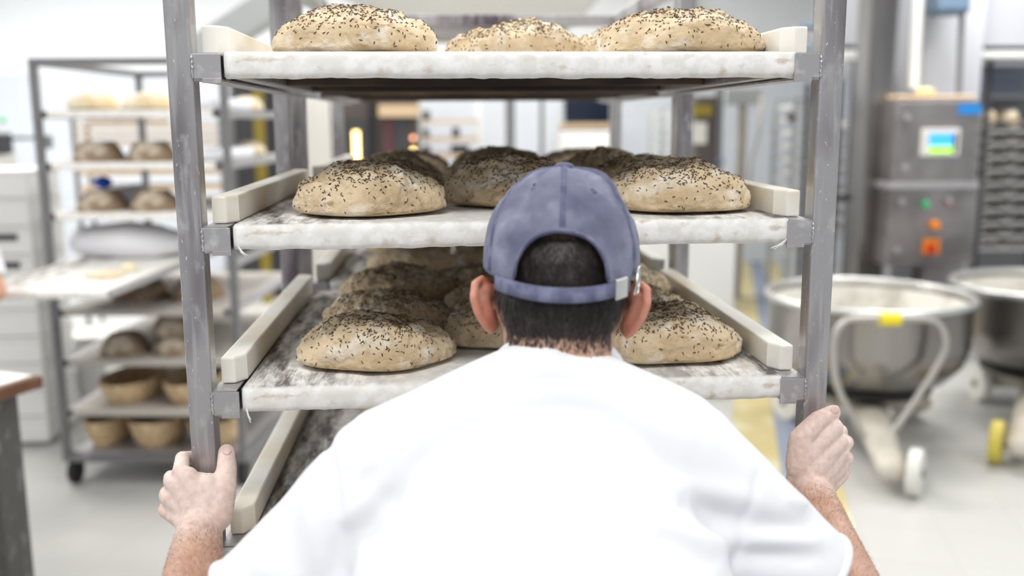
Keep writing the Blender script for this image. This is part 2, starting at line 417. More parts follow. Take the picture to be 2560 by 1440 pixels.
SH = [1.631, 1.430, 1.229, 1.028]
rack('bakery_rack', 'steel bakery rack nearest the viewer, pushed by the baker in the blue cap', Matrix(), 0.8, 0.737, 1.85, SH)
XB, YB = 0.016, 0.80
TB = Matrix.Translation((XB, YB, 0))
rack('bakery_rack', 'steel bakery rack standing directly behind the one the baker pushes', TB, 0.8, 0.77, 1.835, SH, p=0.03)
lev = ['top', 'second', 'third', 'lowest']
FR = [[], [(0.6745, -0.022), (0.004, 0.012)], [(0.004, 0.006)], []]
for i, z in enumerate(SH):
    peel_board(f'flour dusted canvas board on the {lev[i]} level of the pushed rack', 0.0655, 0.7405, 0.0, 0.70, z, 11+i, fringe=FR[i])
    if i < 3:
        peel_board(f'canvas board on the {lev[i]} level of the rack behind the pushed one', 0.0655, 0.7405, 0.0, 0.73, z, 21+i, T=TB, cover='dark' if i == 0 else 'boardcloth')  # the top board's canvas is coloured dark brown to stand in for shade

# ------------------------------------------------------------------ dough loaves
def loaf_mesh(seed, rx=0.104, ry=0.092, h=0.060):
    bm = bmesh.new(); bmesh.ops.create_icosphere(bm, subdivisions=6, radius=1)
    R = random.Random(seed)
    lob = [(R.uniform(0, 2*PI), R.uniform(0.02, 0.05), k) for k in (2, 3, 4, 5)]
    px, py = R.uniform(-0.25, 0.25), R.uniform(-0.2, 0.2)
    for v in bm.verts:
        n = v.co.normalized(); a = math.atan2(n.y, n.x); rho = math.hypot(n.x, n.y)
        out = 1+sum(am*math.cos(k*a+ph) for ph, am, k in lob)
        rr = rho**0.82*out
        z = n.z
        if z >= 0:
            hh = 0.80*h*(z**0.92)*(1+0.10*math.cos(a-1.0)*rho)
            hh += 0.13*h*math.exp(-((n.x-px)**2+(n.y-py)**2)/0.10)
        else: hh = -0.24*h*(-z)**0.55
        p = Vector((rx*rr*math.cos(a), ry*rr*math.sin(a), hh))
        dsp = 0.0080*fn(p, 15, seed, 2)+0.0055*fn(p, 40, seed+2, 4)+0.0030*fn(p, 105, seed+4, 3)*max(0.25, n.z)-0.004*max(0, abs(fn((p.x*0.5, p.y, p.z*1.6), 26, seed+5, 2))*-1+0.22)
        dn = Vector((n.x*0.8, n.y*0.8, max(n.z, 0)+0.15))
        p += dn*dsp*(1 if z > -0.25 else 0.2)
        v.co = p
    zmin = -0.24*h*0.96
    for v in bm.verts: v.co.z = max(v.co.z, zmin)-zmin
    me = bpy.data.meshes.new('dough_loaf'); bm.to_mesh(me)
    for p in me.polygons: p.use_smooth = True
    me.materials.append(M['dough'])
    # caraway seeds lying on the skin, thickest on the crown
    tris = [(f.calc_center_median(), f.normal.copy(), f.calc_area()) for f in bm.faces]
    bm.free()
    wts = []
    zt = max(c.z for c, _, _ in tris)
    for c, n, ar in tris:
        top = max(0, min(1, (c.z/zt-0.25)/0.6)); lobe = 0.45+0.8*(fn(c, 24, seed+9, 2)+0.4)
        wts.append(ar*max(0.02, 0.10+1.5*top**2.0*max(lobe, 0.1)) if n.z > -0.2 else 0)
    sb = bmesh.new()
    for c, n, ar in R.choices(tris, wts, k=1050):
        t = Vector((R.gauss(0, 1), R.gauss(0, 1), R.gauss(0, 1))); t = (t-n*t.dot(n)).normalized()
        if R.random() < 0.12: t = (t+n*0.5).normalized()
        s = n.cross(t).normalized(); n2 = t.cross(s)*-1
        if n2.dot(n) < 0: n2 = -n2
        ln = R.uniform(0.0038, 0.0068); wd = R.uniform(0.00055, 0.00085); cv = R.uniform(-0.0009, 0.0009)
        o = c+n*0.0004
        a = sb.verts.new(o-t*ln/2+s*cv); b = sb.verts.new(o+t*ln/2+s*cv)
        r0 = [sb.verts.new(o-t*ln*0.2+s*q+n2*k) for q, k in ((wd, 0), (0, wd*1.3), (-wd, 0))]
        r1 = [sb.verts.new(o+t*ln*0.2+s*q+n2*k) for q, k in ((wd, 0), (0, wd*1.3), (-wd, 0))]
        for k in range(2):
            sb.faces.new((a, r0[k], r0[k+1])); sb.faces.new((r0[k], r1[k], r1[k+1], r0[k+1])); sb.faces.new((b, r1[k+1], r1[k]))
        sb.faces.new((r0[2], r0[0], r1[0], r1[2]))
    ms = bpy.data.meshes.new('caraway_seeds'); sb.to_mesh(ms); sb.free(); ms.materials.append(M['seed'])
    return me, ms
LV = [loaf_mesh(s) for s in (3, 8, 15, 22, 31, 44)]
def loaf(label, x, y, z, var, rot, sc=1.0, sz=1.0, group=None):
    me, ms = LV[var % len(LV)]
    o = bpy.data.objects.new('dough_loaf', me); COL.objects.link(o); o.location = (x, y, z+0.0003); o.rotation_euler = (0, 0, rot); o.scale = (sc, sc, sc*sz)
    prop(o, label, 'bread dough', group or 'seeded dough loaves on the racks')
    s = bpy.data.objects.new('caraway_seeds', ms); COL.objects.link(s); s.parent = o; s['kind'] = 'stuff'
    return o
ords = ['front', 'second', 'rear']
colx = {'left': (0.205, 0.222), 'middle': (0.412, 0.418), 'right': (0.624, 0.624)}
yy = {'left': (0.135, 0.345, 0.555), 'middle': (0.235, 0.435, 0.61), 'right': (0.135, 0.35, 0.56)}
k = 0
for i, z in enumerate(SH):
    for c in ('left', 'middle', 'right'):
        for r in range(3):
            if i == 3 and not (c == 'left' and r > 0): continue
            x = {0: {'left': 0.2035, 'middle': 0.424, 'right': 0.6235}, 1: {'left': 0.213, 'middle': 0.424, 'right': 0.628}, 2: {'left': 0.224, 'middle': 0.412, 'right': 0.614}, 3: {'left': 0.25}}[i][c]
            y = yy[c][r]
            if i == 0 and c == 'middle': y = (0.33, 0.53, 0.0)[r]
            if i == 0 and c == 'middle' and r == 2: continue
            x += random.uniform(-.006, .006)*(1 if r else 0)
            rot = random.choice((0, PI))+random.uniform(-0.25, 0.25)
            loaf(f'{ords[r]} seeded dough loaf in the {c} column, {lev[i]} board of the pushed rack', x, y, z, k*5+i, rot, random.uniform(0.95, 1.0) if r else 0.985, random.uniform(0.92, 1.04))
            k += 1
for i in (0, 1, 2):
    for c, x in (('left', 0.24), ('middle', 0.435), ('right', 0.64)):
        for r, y in enumerate((0.96, 1.22)):
            if i == 0 and c != 'right': continue
            loaf(f'{("front", "rear")[r]} dough loaf, {c} column, {lev[i]} board of the rack behind', x+random.uniform(-.02, .02), y+(0.05 if c == 'middle' else 0), SH[i], k, random.uniform(-3, 3), 0.95, 0.80)
            k += 1

# ------------------------------------------------------------------ people
def V(*a): return Vector(a)
def fused(name, bm, voxel, smooth_it, m, parent=None, kind=None):
    """fuses overlapping closed shells into one continuous skin"""
    me = bpy.data.meshes.new(name); bmesh.ops.recalc_face_normals(bm, faces=bm.faces); bm.to_mesh(me); bm.free()
    o = bpy.data.objects.new(name, me); COL.objects.link(o)
    r = o.modifiers.new('r', 'REMESH'); r.mode = 'VOXEL'; r.voxel_size = voxel; r.use_smooth_shade = True
    s = o.modifiers.new('s', 'SMOOTH'); s.factor = 0.5; s.iterations = smooth_it
    dg = bpy.context.evaluated_depsgraph_get(); dg.update()
    m2 = bpy.data.meshes.new_from_object(o.evaluated_get(dg))
    o.modifiers.clear(); o.data = m2; m2.name = name; bpy.data.meshes.remove(me)
    m2.materials.clear(); m2.materials.append(m)
    for p in m2.polygons: p.use_smooth = True
    if parent is not None:
        o.parent = parent; m2.transform(mw(parent).inverted())
    W[o.name] = mw(parent) if parent is not None else Matrix()
    return o
def verts_of(me):
    a = np.empty(len(me.vertices)*3, np.float32); me.vertices.foreach_get('co', a); return a.reshape(-1, 3)
def set_attr(me, name, val):
    at_ = me.attributes.new(name, 'FLOAT', 'POINT'); at_.data.foreach_set('value', val.astype(np.float32))
def sstep(x, a, b): t = np.clip((x-a)/(b-a), 0, 1); return t*t*(3-2*t)
def segdist(P, a, b):
    a, b = np.array(a), np.array(b); ab = b-a
    t = np.clip((P-a)@ab/(ab@ab), 0, 1); return np.linalg.norm(P-(a+t[:, None]*ab), axis=1), t
def pix(P):
    d = P-np.array(CAM); wv = d@np.array(FW)
    return np.stack([1280+FPX*(d@np.array(RT))/wv, 720-FPX*(d@np.array(UP))/wv], 1)

def skin_material():
    m = mat('skin', (204, 162, 140), 0.55, 0, [((186, 140, 118), (26, 26, 26), 0.45, 0.7, 4), ((220, 178, 156), (60, 60, 60), 0.55, 0.75, 4)], (520, 0.35, 0.0012), sss=0.12)
    nt = m.node_tree; L = nt.links.new; b = nt.nodes['Principled BSDF']
    src = b.inputs['Base Color'].links[0].from_socket
    tc = nt.nodes.new('ShaderNodeTexCoord')
    def layer(src, attr, col, sc, lo, hi, amount):
        a = nt.nodes.new('ShaderNodeAttribute'); a.attribute_name = attr
        n = nt.nodes.new('ShaderNodeTexNoise'); n.inputs['Scale'].default_value = sc; n.inputs['Detail'].default_value = 6; L(tc.outputs['Object'], n.inputs['Vector'])
        s = nt.nodes.new('ShaderNodeMath'); s.operation = 'ADD'; L(a.outputs['Fac'], s.inputs[0]); L(n.outputs['Fac'], s.inputs[1])
        r = nt.nodes.new('ShaderNodeMapRange'); r.inputs[1].default_value = lo; r.inputs[2].default_value = hi; r.inputs[4].default_value = amount; L(s.outputs[0], r.inputs[0])
        mx = nt.nodes.new('ShaderNodeMix'); mx.data_type = 'RGBA'; L(r.outputs[0], mx.inputs['Factor']); L(src, mx.inputs['A']); mx.inputs['B'].default_value = lin(col)
        return mx.outputs['Result']
    src = layer(src, 'red', (224, 138, 116), 30, 0.9, 1.5, 0.62)
    src = layer(src, 'flour', (250, 232, 225), 140, 0.75, 1.55, 0.78)
    src = layer(src, 'scalp', (58, 48, 46), 240, 0.75, 1.25, 0.95)
    L(src, b.inputs['Base Color'])
    return m
M['skin'] = skin_material()

def head_parts(bm, H, nape):
    """cranium, face, ears and neck; H takes head coordinates (X right, Y forward) to the room"""
    E = lambda c, r: ball(bm, c, r, H, 3)
    E((0, -0.004, 0.014), (0.0715, 0.091, 0.080)); E((0, -0.026, -0.026), (0.066, 0.066, 0.062))
    E((0, 0.040, -0.035), (0.062, 0.056, 0.076)); E((0, 0.048, -0.088), (0.046, 0.044, 0.034))
    P = lambda *q: H @ Vector(q)
    tube(bm, [P(0, 0.094, 0.0), P(0, 0.110, -0.028), P(0, 0.106, -0.044)], [0.008, 0.012, 0.011], 12, domed=True)
    for s in (-1, 1):
        tube(bm, [P(s*0.012, 0.092, 0.014), P(s*0.045, 0.080, 0.014)], 0.010, 10, domed=True)
        E((s*0.031, 0.080, -0.006), (0.013, 0.012, 0.011)); E((s*0.013, 0.104, -0.042), (0.009, 0.01, 0.008))
    for z, r in ((-0.068, 0.0062), (-0.078, 0.0072)):
        tube(bm, [P(-0.023, 0.084, z), P(-0.010, 0.096, z+0.001), P(0.010, 0.096, z+0.001), P(0.023, 0.084, z)], r, 10, domed=True)
    for s in (-1, 1):
        # ear: rim, bowl and lobe, standing off the head
        def e(y, z, o): return P(s*(0.0635+o*0.92), y, -0.0188+z*0.715)
        rim = [e(0.012, -0.012, 0.004), e(0.006, 0.008, 0.012), e(-0.008, 0.018, 0.020), e(-0.022, 0.010, 0.026), e(-0.027, -0.010, 0.0265), e(-0.024, -0.030, 0.022), e(-0.014, -0.046, 0.014), e(-0.004, -0.055, 0.008), e(0.004, -0.050, 0.004)]
        tube(bm, rim, [0.0042, 0.0045, 0.0047, 0.0050, 0.0048, 0.0046, 0.0052, 0.0056, 0.0044], 10, domed=True)
        inner = [e(0.004, -0.006, 0.006), e(-0.010, 0.004, 0.014), e(-0.017, -0.012, 0.016), e(-0.012, -0.032, 0.012), e(-0.003, -0.045, 0.007)]
        tube(bm, inner, [0.006, 0.0075, 0.0078, 0.0078, 0.006], 10, domed=True)
        for q in ((-0.016, -0.004), (-0.017, -0.020), (-0.011, -0.036)):
            tube(bm, [e(q[0]+0.016, q[1], 0.0), e(q[0], q[1], 0.014), e(q[0]-0.005, q[1], 0.0205)], [0.006, 0.0045, 0.004], 10, domed=True)
    tube(bm, [P(0, -0.018, -0.035), P(0, -0.026, -0.085), nape[0], nape[1]], [0.060, 0.0545, 0.056, 0.062], 28, domed=True)

def hand(bm, cfg):
    pt = lambda q: at(q[0], q[1], q[2])
    wp = pt(cfg['wrist'])
    for base, mcp, fing, rr in cfg['fingers']:
        tube(bm, [pt(base), pt(mcp)], [0.0145, rr*1.12], 14, domed=True)
        pts = [pt(mcp)]+[pt(q) for q in fing]
        tube(bm, pts, [rr*1.10, rr*1.0, rr*0.92, rr*0.80][:len(pts)], 14, domed=True)
        ball(bm, pts[1], rr*1.06, None, 2); ball(bm, pts[0], rr*1.14, None, 2)
        tube(bm, [wp, pt(base)], [0.021, 0.0155], 14, domed=True)
    tube(bm, [pt(q) for q in cfg['thumb']], cfg['thumb_r'], 16, domed=True)
    for a, b, r0, r1 in cfg['fill']: tube(bm, [pt(a), pt(b)], [r0, r1], 14, domed=True)

# the baker, seen from behind
HC = at(1402, 690, -0.172)
HM = Matrix.Translation(HC) @ Matrix.Rotation(math.radians(-7.3), 4, 'Z') @ Matrix.Rotation(math.radians(1.6), 4, 'Y') @ Matrix.Rotation(math.radians(-11), 4, 'X')
S7 = V(0.426, -0.23, 1.336)
SHL, SHR = V(0.264, -0.26, 1.212), V(0.534, -0.26, 1.220)
ELL, ELR = V(0.055, -0.31, 1.005), V(0.722, -0.30, 1.028)
WRL, WRR = at(497, 1338, -0.062), at(2034, 1246, -0.062)
def torso(bm, grow=0.0, legs=True):
    s = V(0, 0.6, 0.8); n = V(0, 0.8, -0.6); X = V(1, 0, 0); g = grow
    g2 = g
    tube(bm, [SHL, V(0.335, -0.252, 1.248), V(0.420, -0.232, 1.272), V(0.468, -0.246, 1.256), SHR], [0.066+g, 0.058+g, 0.068+g, 0.058+g, 0.066+g], 24, domed=True)
    loft(bm, [(V(0.415, -0.225, 1.262), X, n, 0.085+g, 0.06+g), (V(0.402, -0.255, 1.215), X, n, 0.148+g, 0.088+g), (V(0.40, -0.31, 1.145), X, n, 0.176+g, 0.110+g), (V(0.40, -0.40, 1.05), X, n, 0.172+g, 0.118+g),
              (V(0.40, -0.49, 0.975), X, V(0, 0.86, -0.5), 0.160+g, 0.112+g), (V(0.402, -0.57, 0.905), X, V(0, 0.95, -0.3), 0.172+g, 0.120+g), (V(0.404, -0.60, 0.84), X, V(0, 1, 0), 0.172+g, 0.118+g)], 40)
LEGS = [[V(0.315, -0.60, 0.86), V(0.30, -0.52, 0.47), V(0.30, -0.74, 0.095)], [V(0.492, -0.60, 0.86), V(0.505, -0.76, 0.48), V(0.505, -1.12, 0.12)]]
body_root = thing('person', 'baker in blue cap and white shirt, seen from behind, pushing the steel rack', 'person', (0.40, -0.85, 0))
bm = bmesh.new()
head_parts(bm, HM, (V(0.428, -0.205, 1.315), V(0.424, -0.235, 1.27)))
torso(bm, -0.012)
tube(bm, [SHL, SHL.lerp(ELL, 0.5), ELL], [0.050, 0.046, 0.041], 20, domed=True)
tube(bm, [ELL, ELL.lerp(WRL, 0.28), ELL.lerp(WRL, 0.7), WRL], [0.041, 0.045, 0.034, 0.0275], 20, domed=True)
tube(bm, [SHR, SHR.lerp(ELR, 0.5), ELR], [0.050, 0.046, 0.041], 20, domed=True)
tube(bm, [ELR, ELR.lerp(WRR, 0.28), ELR.lerp(WRR, 0.7), WRR], [0.041, 0.045, 0.034, 0.0275], 20, domed=True)
for hip, kn, an in LEGS:
    tube(bm, [hip, hip.lerp(kn, 0.5), kn], [0.080, 0.070, 0.052], 20, domed=True)
    tube(bm, [kn, kn.lerp(an, 0.3), an], [0.050, 0.054, 0.036], 20, domed=True)
    tube(bm, [an+V(0, -0.03, -0.045), an+V(0, 0.13, -0.06)], [0.036, 0.028], 16, domed=True)
RH = dict(wrist=(2034, 1246, -0.062),
    fingers=[((2012, 1188, -0.050), (2088, 1086, -0.030), [(2101, 1078, 0.022), (2064, 1080, 0.048), (2030, 1084, 0.046)], 0.0092),
             ((2030, 1200, -0.047), (2108, 1112, -0.026), [(2116, 1106, 0.026), (2066, 1108, 0.050), (2028, 1110, 0.047)], 0.0096),
             ((2044, 1212, -0.044), (2111, 1150, -0.024), [(2117, 1144, 0.026), (2066, 1146, 0.049), (2030, 1147, 0.046)], 0.0090),
             ((2054, 1224, -0.042), (2105, 1187, -0.022), [(2110, 1180, 0.022), (2070, 1182, 0.044), (2040, 1182, 0.042)], 0.0080)],
    thumb=[(2000, 1165, -0.044), (2003, 1094, -0.040), (2046, 1050, -0.036), (2082, 1031, -0.028)], thumb_r=[0.0180, 0.0152, 0.0118, 0.0098],
    fill=[((2004, 1196, -0.040), (2060, 1110, -0.024), 0.020, 0.015), ((1992, 1150, -0.026), (1994, 1100, -0.022), 0.014, 0.012), ((2040, 1200, -0.036), (2090, 1150, -0.022), 0.018, 0.013), ((2012, 1140, -0.040), (2084, 1070, -0.034), 0.017, 0.0125), ((2030, 1170, -0.042), (2096, 1104, -0.034), 0.019, 0.0125), ((2044, 1190, -0.040), (2100, 1134, -0.032), 0.018, 0.012), ((2056, 1204, -0.038), (2098, 1168, -0.030), 0.016, 0.011)])
LH = dict(wrist=(497, 1338, -0.062),
    fingers=[((510, 1275, -0.048), (452, 1178, -0.028), [(456, 1146, 0.022), (494, 1142, 0.047), (520, 1144, 0.045)], 0.0092),
             ((494, 1284, -0.047), (430, 1203, -0.025), [(428, 1194, 0.026), (480, 1190, 0.050), (516, 1190, 0.047)], 0.0096),
             ((478, 1292, -0.044), (418, 1240, -0.022), [(417, 1232, 0.026), (474, 1228, 0.049), (508, 1228, 0.046)], 0.0092),
             ((466, 1300, -0.042), (414, 1276, -0.020), [(414, 1268, 0.022), (462, 1266, 0.044), (492, 1266, 0.042)], 0.0082)],
    thumb=[(542, 1290, -0.046), (559, 1224, -0.034), (567, 1168, -0.014), (566, 1130, 0.002)], thumb_r=[0.0190, 0.0156, 0.0122, 0.0102],
    fill=[((470, 1210, -0.026), (545, 1222, -0.030), 0.0165, 0.0165), ((520, 1280, -0.040), (500, 1215, -0.026), 0.020, 0.017), ((470, 1285, -0.034), (440, 1230, -0.022), 0.017, 0.013), ((515, 1280, -0.044), (470, 1192, -0.034), 0.018, 0.0125), ((500, 1290, -0.044), (446, 1212, -0.032), 0.018, 0.0125), ((484, 1295, -0.042), (434, 1244, -0.030), 0.017, 0.012), ((530, 1285, -0.046), (520, 1215, -0.034), 0.019, 0.016)])
hand(bm, RH); hand(bm, LH)
body = fused('body', bm, 0.0021, 5, M['skin'], body_root)
P = verts_of(body.data)+np.array(body_root.location)
Hi = np.array(HM.inverted()); PH = P@Hi[:3, :3].T+Hi[:3, 3]
dl = np.linalg.norm(P-np.array(at(500, 1200, -0.02)), axis=1); dr = np.linalg.norm(P-np.array(at(2060, 1110, -0.02)), axis=1)
set_attr(body.data, 'flour', np.maximum(1-sstep(dl, 0.025, 0.150), 1-sstep(dr, 0.025, 0.140))*1.0)
ear = (np.abs(PH[:, 0]) > 0.0672)*(PH[:, 2] < 0.012)*(np.abs(PH[:, 1]+0.005) < 0.05)*(PH[:, 2] > -0.075)*(PH[:, 2] < 0.035)
knk = np.zeros(len(P))
for cfg in (LH, RH):
    for _, q, _, _ in cfg['fingers']: knk = np.maximum(knk, 1-sstep(np.linalg.norm(P-np.array(at(*q)), axis=1), 0.008, 0.026))
set_attr(body.data, 'red', np.maximum(ear*1.0, knk*0.55))
# hairline: short dark hair on the back and sides of the head, ending at the nape
hz = np.where(np.abs(PH[:, 0]) > 0.052, -0.050+ (np.abs(PH[:, 0])-0.052)*1.6, -0.068)
hairy = sstep(PH[:, 2], hz-0.018, hz+0.024)*(PH[:, 1] < 0.026)*(PH[:, 2] > -0.14)*(np.abs(PH[:, 0]) < np.where(PH[:, 2] > 0.005, 0.09, np.clip(0.0668+(PH[:, 2]+0.02)*0.25, 0.050, 0.0668)))
set_attr(body.data, 'scalp', hairy*0.9)

# hair strands rooted on the scalp
def strands(name, me, pts_idx, count, length, direction, width, m, parent, seed, lift=0.35):
    R = random.Random(seed); off = np.array(parent.location) if parent else 0
    bm = bmesh.new(); co = verts_of(me)
    nr = np.empty(len(me.vertices)*3, np.float32); me.vertices.foreach_get('normal', nr); nr = nr.reshape(-1, 3)
    for _ in range(count):
        i = pts_idx[R.randrange(len(pts_idx))]
        c, n = Vector(co[i]), Vector(nr[i])
        c = c+Vector((R.uniform(-1, 1), R.uniform(-1, 1), R.uniform(-1, 1)))*0.0012
        d = Vector(direction(c, n, R)); d = (d-n*d.dot(n)).normalized()
        l = length(c, R); s = n.cross(d).normalized()*width*R.uniform(0.7, 1.2)
        a = c-n*0.0005; b = c+d*l*0.55+n*l*lift*0.45; e = c+d*l+n*l*lift*0.5
        v = [bm.verts.new(a-s), bm.verts.new(a+s), bm.verts.new(b+s*0.8), bm.verts.new(b-s*0.8), bm.verts.new(e)]
        bm.faces.new((v[0], v[1], v[2], v[3])); bm.faces.new((v[3], v[2], v[4]))
    return ob(name, bm, m, parent)
Hrot = HM.to_3x3()
idx = np.nonzero((hairy > np.random.RandomState(3).uniform(0.05, 0.9, len(P)))*(PH[:, 2] < 0.035)*(PH[:, 1] < 0.02)*((PH[:, 2] < 0.0)+(np.abs(PH[:, 0]) < 0.042)))[0]
PHb = PH
def hl(c, R):
    q = HM.inverted() @ (c+Vector(body_root.location)); return 0.0035+0.0075*min(1, max(0, (q.z+0.085)/0.06))
strands('short_hair', body.data, idx, 15000, hl, lambda c, n, R: Hrot @ Vector((R.gauss(0, 0.22), -0.15, -1)), 0.00035, M['hair'], body_root, 5, 0.22)
fore = []
for E_, W_ in ((ELL, WRL), (ELR, WRR)):
    dd, tt = segdist(P, E_, W_); fore.append((dd < 0.06)*(tt > 0.02)*(tt < 0.93)*(P[:, 1] > -0.36))
idx = np.nonzero(np.maximum(fore[0], fore[1]))[0]
strands('forearm_hair', body.data, idx, 9500, lambda c, R: R.uniform(0.007, 0.014), lambda c, n, R: (R.gauss(-0.5 if c.x < 0 else 0.5, 0.25), R.gauss(0.8, 0.25), R.gauss(-0.3, 0.25)), 0.00007, M['hair'], body_root, 6, 0.14)
for q, q0, nrm in (((2088, 1024, -0.036), (2050, 1046, -0.045), V(0.1, -0.9, 0.42)), ((567, 1126, -0.008), (568, 1166, -0.026), V(0.2, -0.95, 0.25))):
    a, b = at(*q), at(*q0); t_ = (a-b).normalized(); n_ = (nrm-t_*nrm.dot(t_)).normalized(); s_ = t_.cross(n_)
    bm = bmesh.new(); ball(bm, (0, 0, 0), (0.0052, 0.0066, 0.0016), Matrix(((s_.x, t_.x, n_.x, a.x), (s_.y, t_.y, n_.y, a.y), (s_.z, t_.z, n_.z, a.z), (0, 0, 0, 1))), 3)
    ob('thumb_nail', bm, M['nail'], body_root, smooth=True, world=True)

# shirt
bm = bmesh.new()
torso(bm, 0.004)
CUL, CUR = SHL.lerp(ELL, 0.60), SHR.lerp(ELR, 0.66)
for a, c in ((SHL, CUL), (SHR, CUR)):
    tube(bm, [a, a.lerp(c, 0.5), c], [0.070, 0.068, 0.068], 28, domed=False)
shirt = fused('shirt', bm, 0.0042, 9, M['shirt'], body_root)
P = verts_of(shirt.data)+np.array(body_root.location)
n_ = np.empty(len(shirt.data.vertices)*3, np.float32); shirt.data.vertices.foreach_get('normal', n_); N = n_.reshape(-1, 3)
XY = pix(P)
def seg2(a, b):
    a, b = np.array(a, float), np.array(b, float); ab = b-a; t = np.clip((XY-a)@ab/(ab@ab), 0, 1)
    return np.linalg.norm(XY-(a+t[:, None]*ab), axis=1), t
disp = np.zeros(len(P))
FOLDS = [((1690, 1258), (1870, 1306), 26, -0.007), ((1725, 1300), (1850, 1330), 22, -0.005), ((1870, 1310), (2040, 1322), 30, -0.008), ((1830, 1390), (2050, 1392), 26, -0.007), ((1850, 1345), (2060, 1352), 24, 0.004),
         ((1660, 1200), (1900, 1255), 30, 0.005), ((1900, 1170), (1828, 1445), 12, -0.003), ((1960, 1240), (2015, 1272), 16, 0.005), ((1640, 1330), (1800, 1420), 34, -0.005),
         ((815, 1085), (850, 1330), 16, -0.006), ((843, 1323), (985, 1190), 30, 0.005), ((860, 1300), (838, 1450), 28, -0.006), ((900, 1180), (1040, 1300), 40, -0.004), ((700, 1260), (730, 1440), 30, -0.004), ((620, 1350), (660, 1450), 24, 0.003),
         ((760, 1180), (800, 1440), 26, 0.004), ((1180, 960), (1390, 905), 30, 0.003), ((1100, 1240), (1400, 1170), 60, 0.003), ((1250, 950), (1540, 950), 26, -0.002), ((930, 1330), (1060, 1445), 40, -0.004), ((1520, 960), (1690, 1060), 26, -0.003)]
for a, b, wd, am in FOLDS:
    d, t = seg2(a, b); disp += am*np.exp(-(d/wd)**2)*np.sqrt(np.clip(4*t*(1-t), 0.05, 1))
nz = np.array([fn((p[0], p[1]*1.3, p[2]), 9, 4, 2) for p in P])
disp += 0.0035*nz
P2 = P+N*disp[:, None]-np.array(body_root.location)
shirt.data.vertices.foreach_set('co', P2.astype(np.float32).ravel()); shirt.data.update()
# collar band round the neck, sleeve hems
bm = bmesh.new()
cn = (HC-S7).normalized(); cc = V(0.4265, -0.2035, 1.2835)
ax = V(0.03, 0.89, 0.45).normalized(); cu = V(1, 0, 0); cv = ax.cross(cu).normalized(); cu = cv.cross(ax)
pts = [cc+cu*(0.0665*math.cos(a))+cv*(0.0665*math.sin(a)) for a in [2*PI*i/48 for i in range(48)]]
tube(bm, pts, 0.0075, 10, closed=True, flat=1.0)
ob('collar', bm, M['shirt'], body_root, smooth=True, world=True)
for a, c in ((SHL, CUL), (SHR, CUR)):
    d = (c-a).normalized(); u, v = frame_for(d)
    bm = bmesh.new(); tube(bm, [c+u*(0.0655*math.cos(q))+v*(0.0655*math.sin(q)) for q in [2*PI*i/40 for i in range(40)]], 0.0045, 8, closed=True)
    ob('sleeve_hem', bm, M['shirt'], body_root, smooth=True, world=True)
bm = bmesh.new()
loft(bm, [(V(0.402, -0.565, 0.915), V(1, 0, 0), V(0, 1, 0), 0.168, 0.116), (V(0.404, -0.60, 0.82), V(1, 0, 0), V(0, 1, 0), 0.178, 0.124)], 32)
for hip, kn, an in LEGS:
    tube(bm, [hip, hip.lerp(kn, 0.5), kn, kn.lerp(an, 0.4), an], [0.094, 0.086, 0.072, 0.072, 0.062], 20)
fused('trousers', bm, 0.006, 5, M['trouser'], body_root)
for hip, kn, an in LEGS:
    bm = bmesh.new(); f0 = V(an.x, an.y-0.04, 0)
    loft(bm, [(f0+V(0, 0.01, 0.002), V(1, 0, 0), V(0, 1, 0), 0.044, 0.05), (f0+V(0, 0.06, 0.002), V(1, 0, 0), V(0, 1, 0), 0.05, 0.13), (f0+V(0, 0.06, 0.04), V(1, 0, 0), V(0, 1, 0), 0.05, 0.13), (f0+V(0, 0.02, 0.095), V(1, 0, 0), V(0, 1, 0), 0.042, 0.06)], 24)
    ob('clog', bm, M['shoe'], body_root, smooth=True, world=True)

# cap
CA, CB, CT = 0.0818, 0.1045, 0.1115
def cap_pt(az, s, grow=0.0):
    """az from the back, s from the crown (0) to the rim (1)"""
    r = math.sin(s*PI/2)**0.93; zf = max(math.cos(s*PI/2), 0)**0.86
    x = math.sin(az)*CA*r; y = -math.cos(az)*CB*r
    zr = 0.014+0.30*y
    z = zr*(1-zf)+CT*zf
    puck = 0.0016*math.cos(6*az)*math.sin(s*PI)
    p = Vector((x, y, z)); nn = Vector((x/CA**2, y/CB**2, (z-0.0)/0.115**2)).normalized()
    wr = 0.0028*fn(p*1.0, 26, 3, 3)*(0.35+0.65*s*(1-s)*4)+puck
    # shallow creases falling from the button
    for a0, am in ((0.62, 0.005), (-0.7, 0.006), (-0.42, -0.003), (1.1, -0.004), (-1.25, 0.004)):
        wr -= am*math.exp(-((az-a0)/0.12)**2)*math.exp(-((s-0.35)/0.22)**2)
    return p+nn*(wr+grow)
AO = 0.58
def arch(az):
    """s of the upper edge of the opening at the back"""
    q = abs(az)/AO
    return 1.0 if q >= 1 else 1.0-0.235*math.sqrt(max(0, 1-q**2.4))
NA, NS = 220, 70
bm = bmesh.new(); grid = []
for i in range(NA):
    az = -PI+2*PI*i/NA
    smax = arch(az) if abs(az) < AO else 1.0
    grid.append([bm.verts.new(cap_pt(az, 0.02+(smax-0.02)*j/NS)) for j in range(NS+1)])
for i in range(NA):
    a, b = grid[i], grid[(i+1) % NA]
    jump = (abs(-PI+2*PI*i/NA) < AO) != (abs(-PI+2*PI*((i+1) % NA)/NA) < AO)
    for j in range(NS): bm.faces.new((a[j], a[j+1], b[j+1], b[j]))
top = bm.verts.new(cap_pt(0, 0.0))
for i in range(NA): bm.faces.new((grid[i][0], grid[(i+1) % NA][0], top))
cap_root = thing('baseball_cap', 'faded blue cotton cap with rear strap opening on the baker\'s head', 'cap', mx=HM)
crown = ob('crown', bm, M['cap'], cap_root, smooth=True)
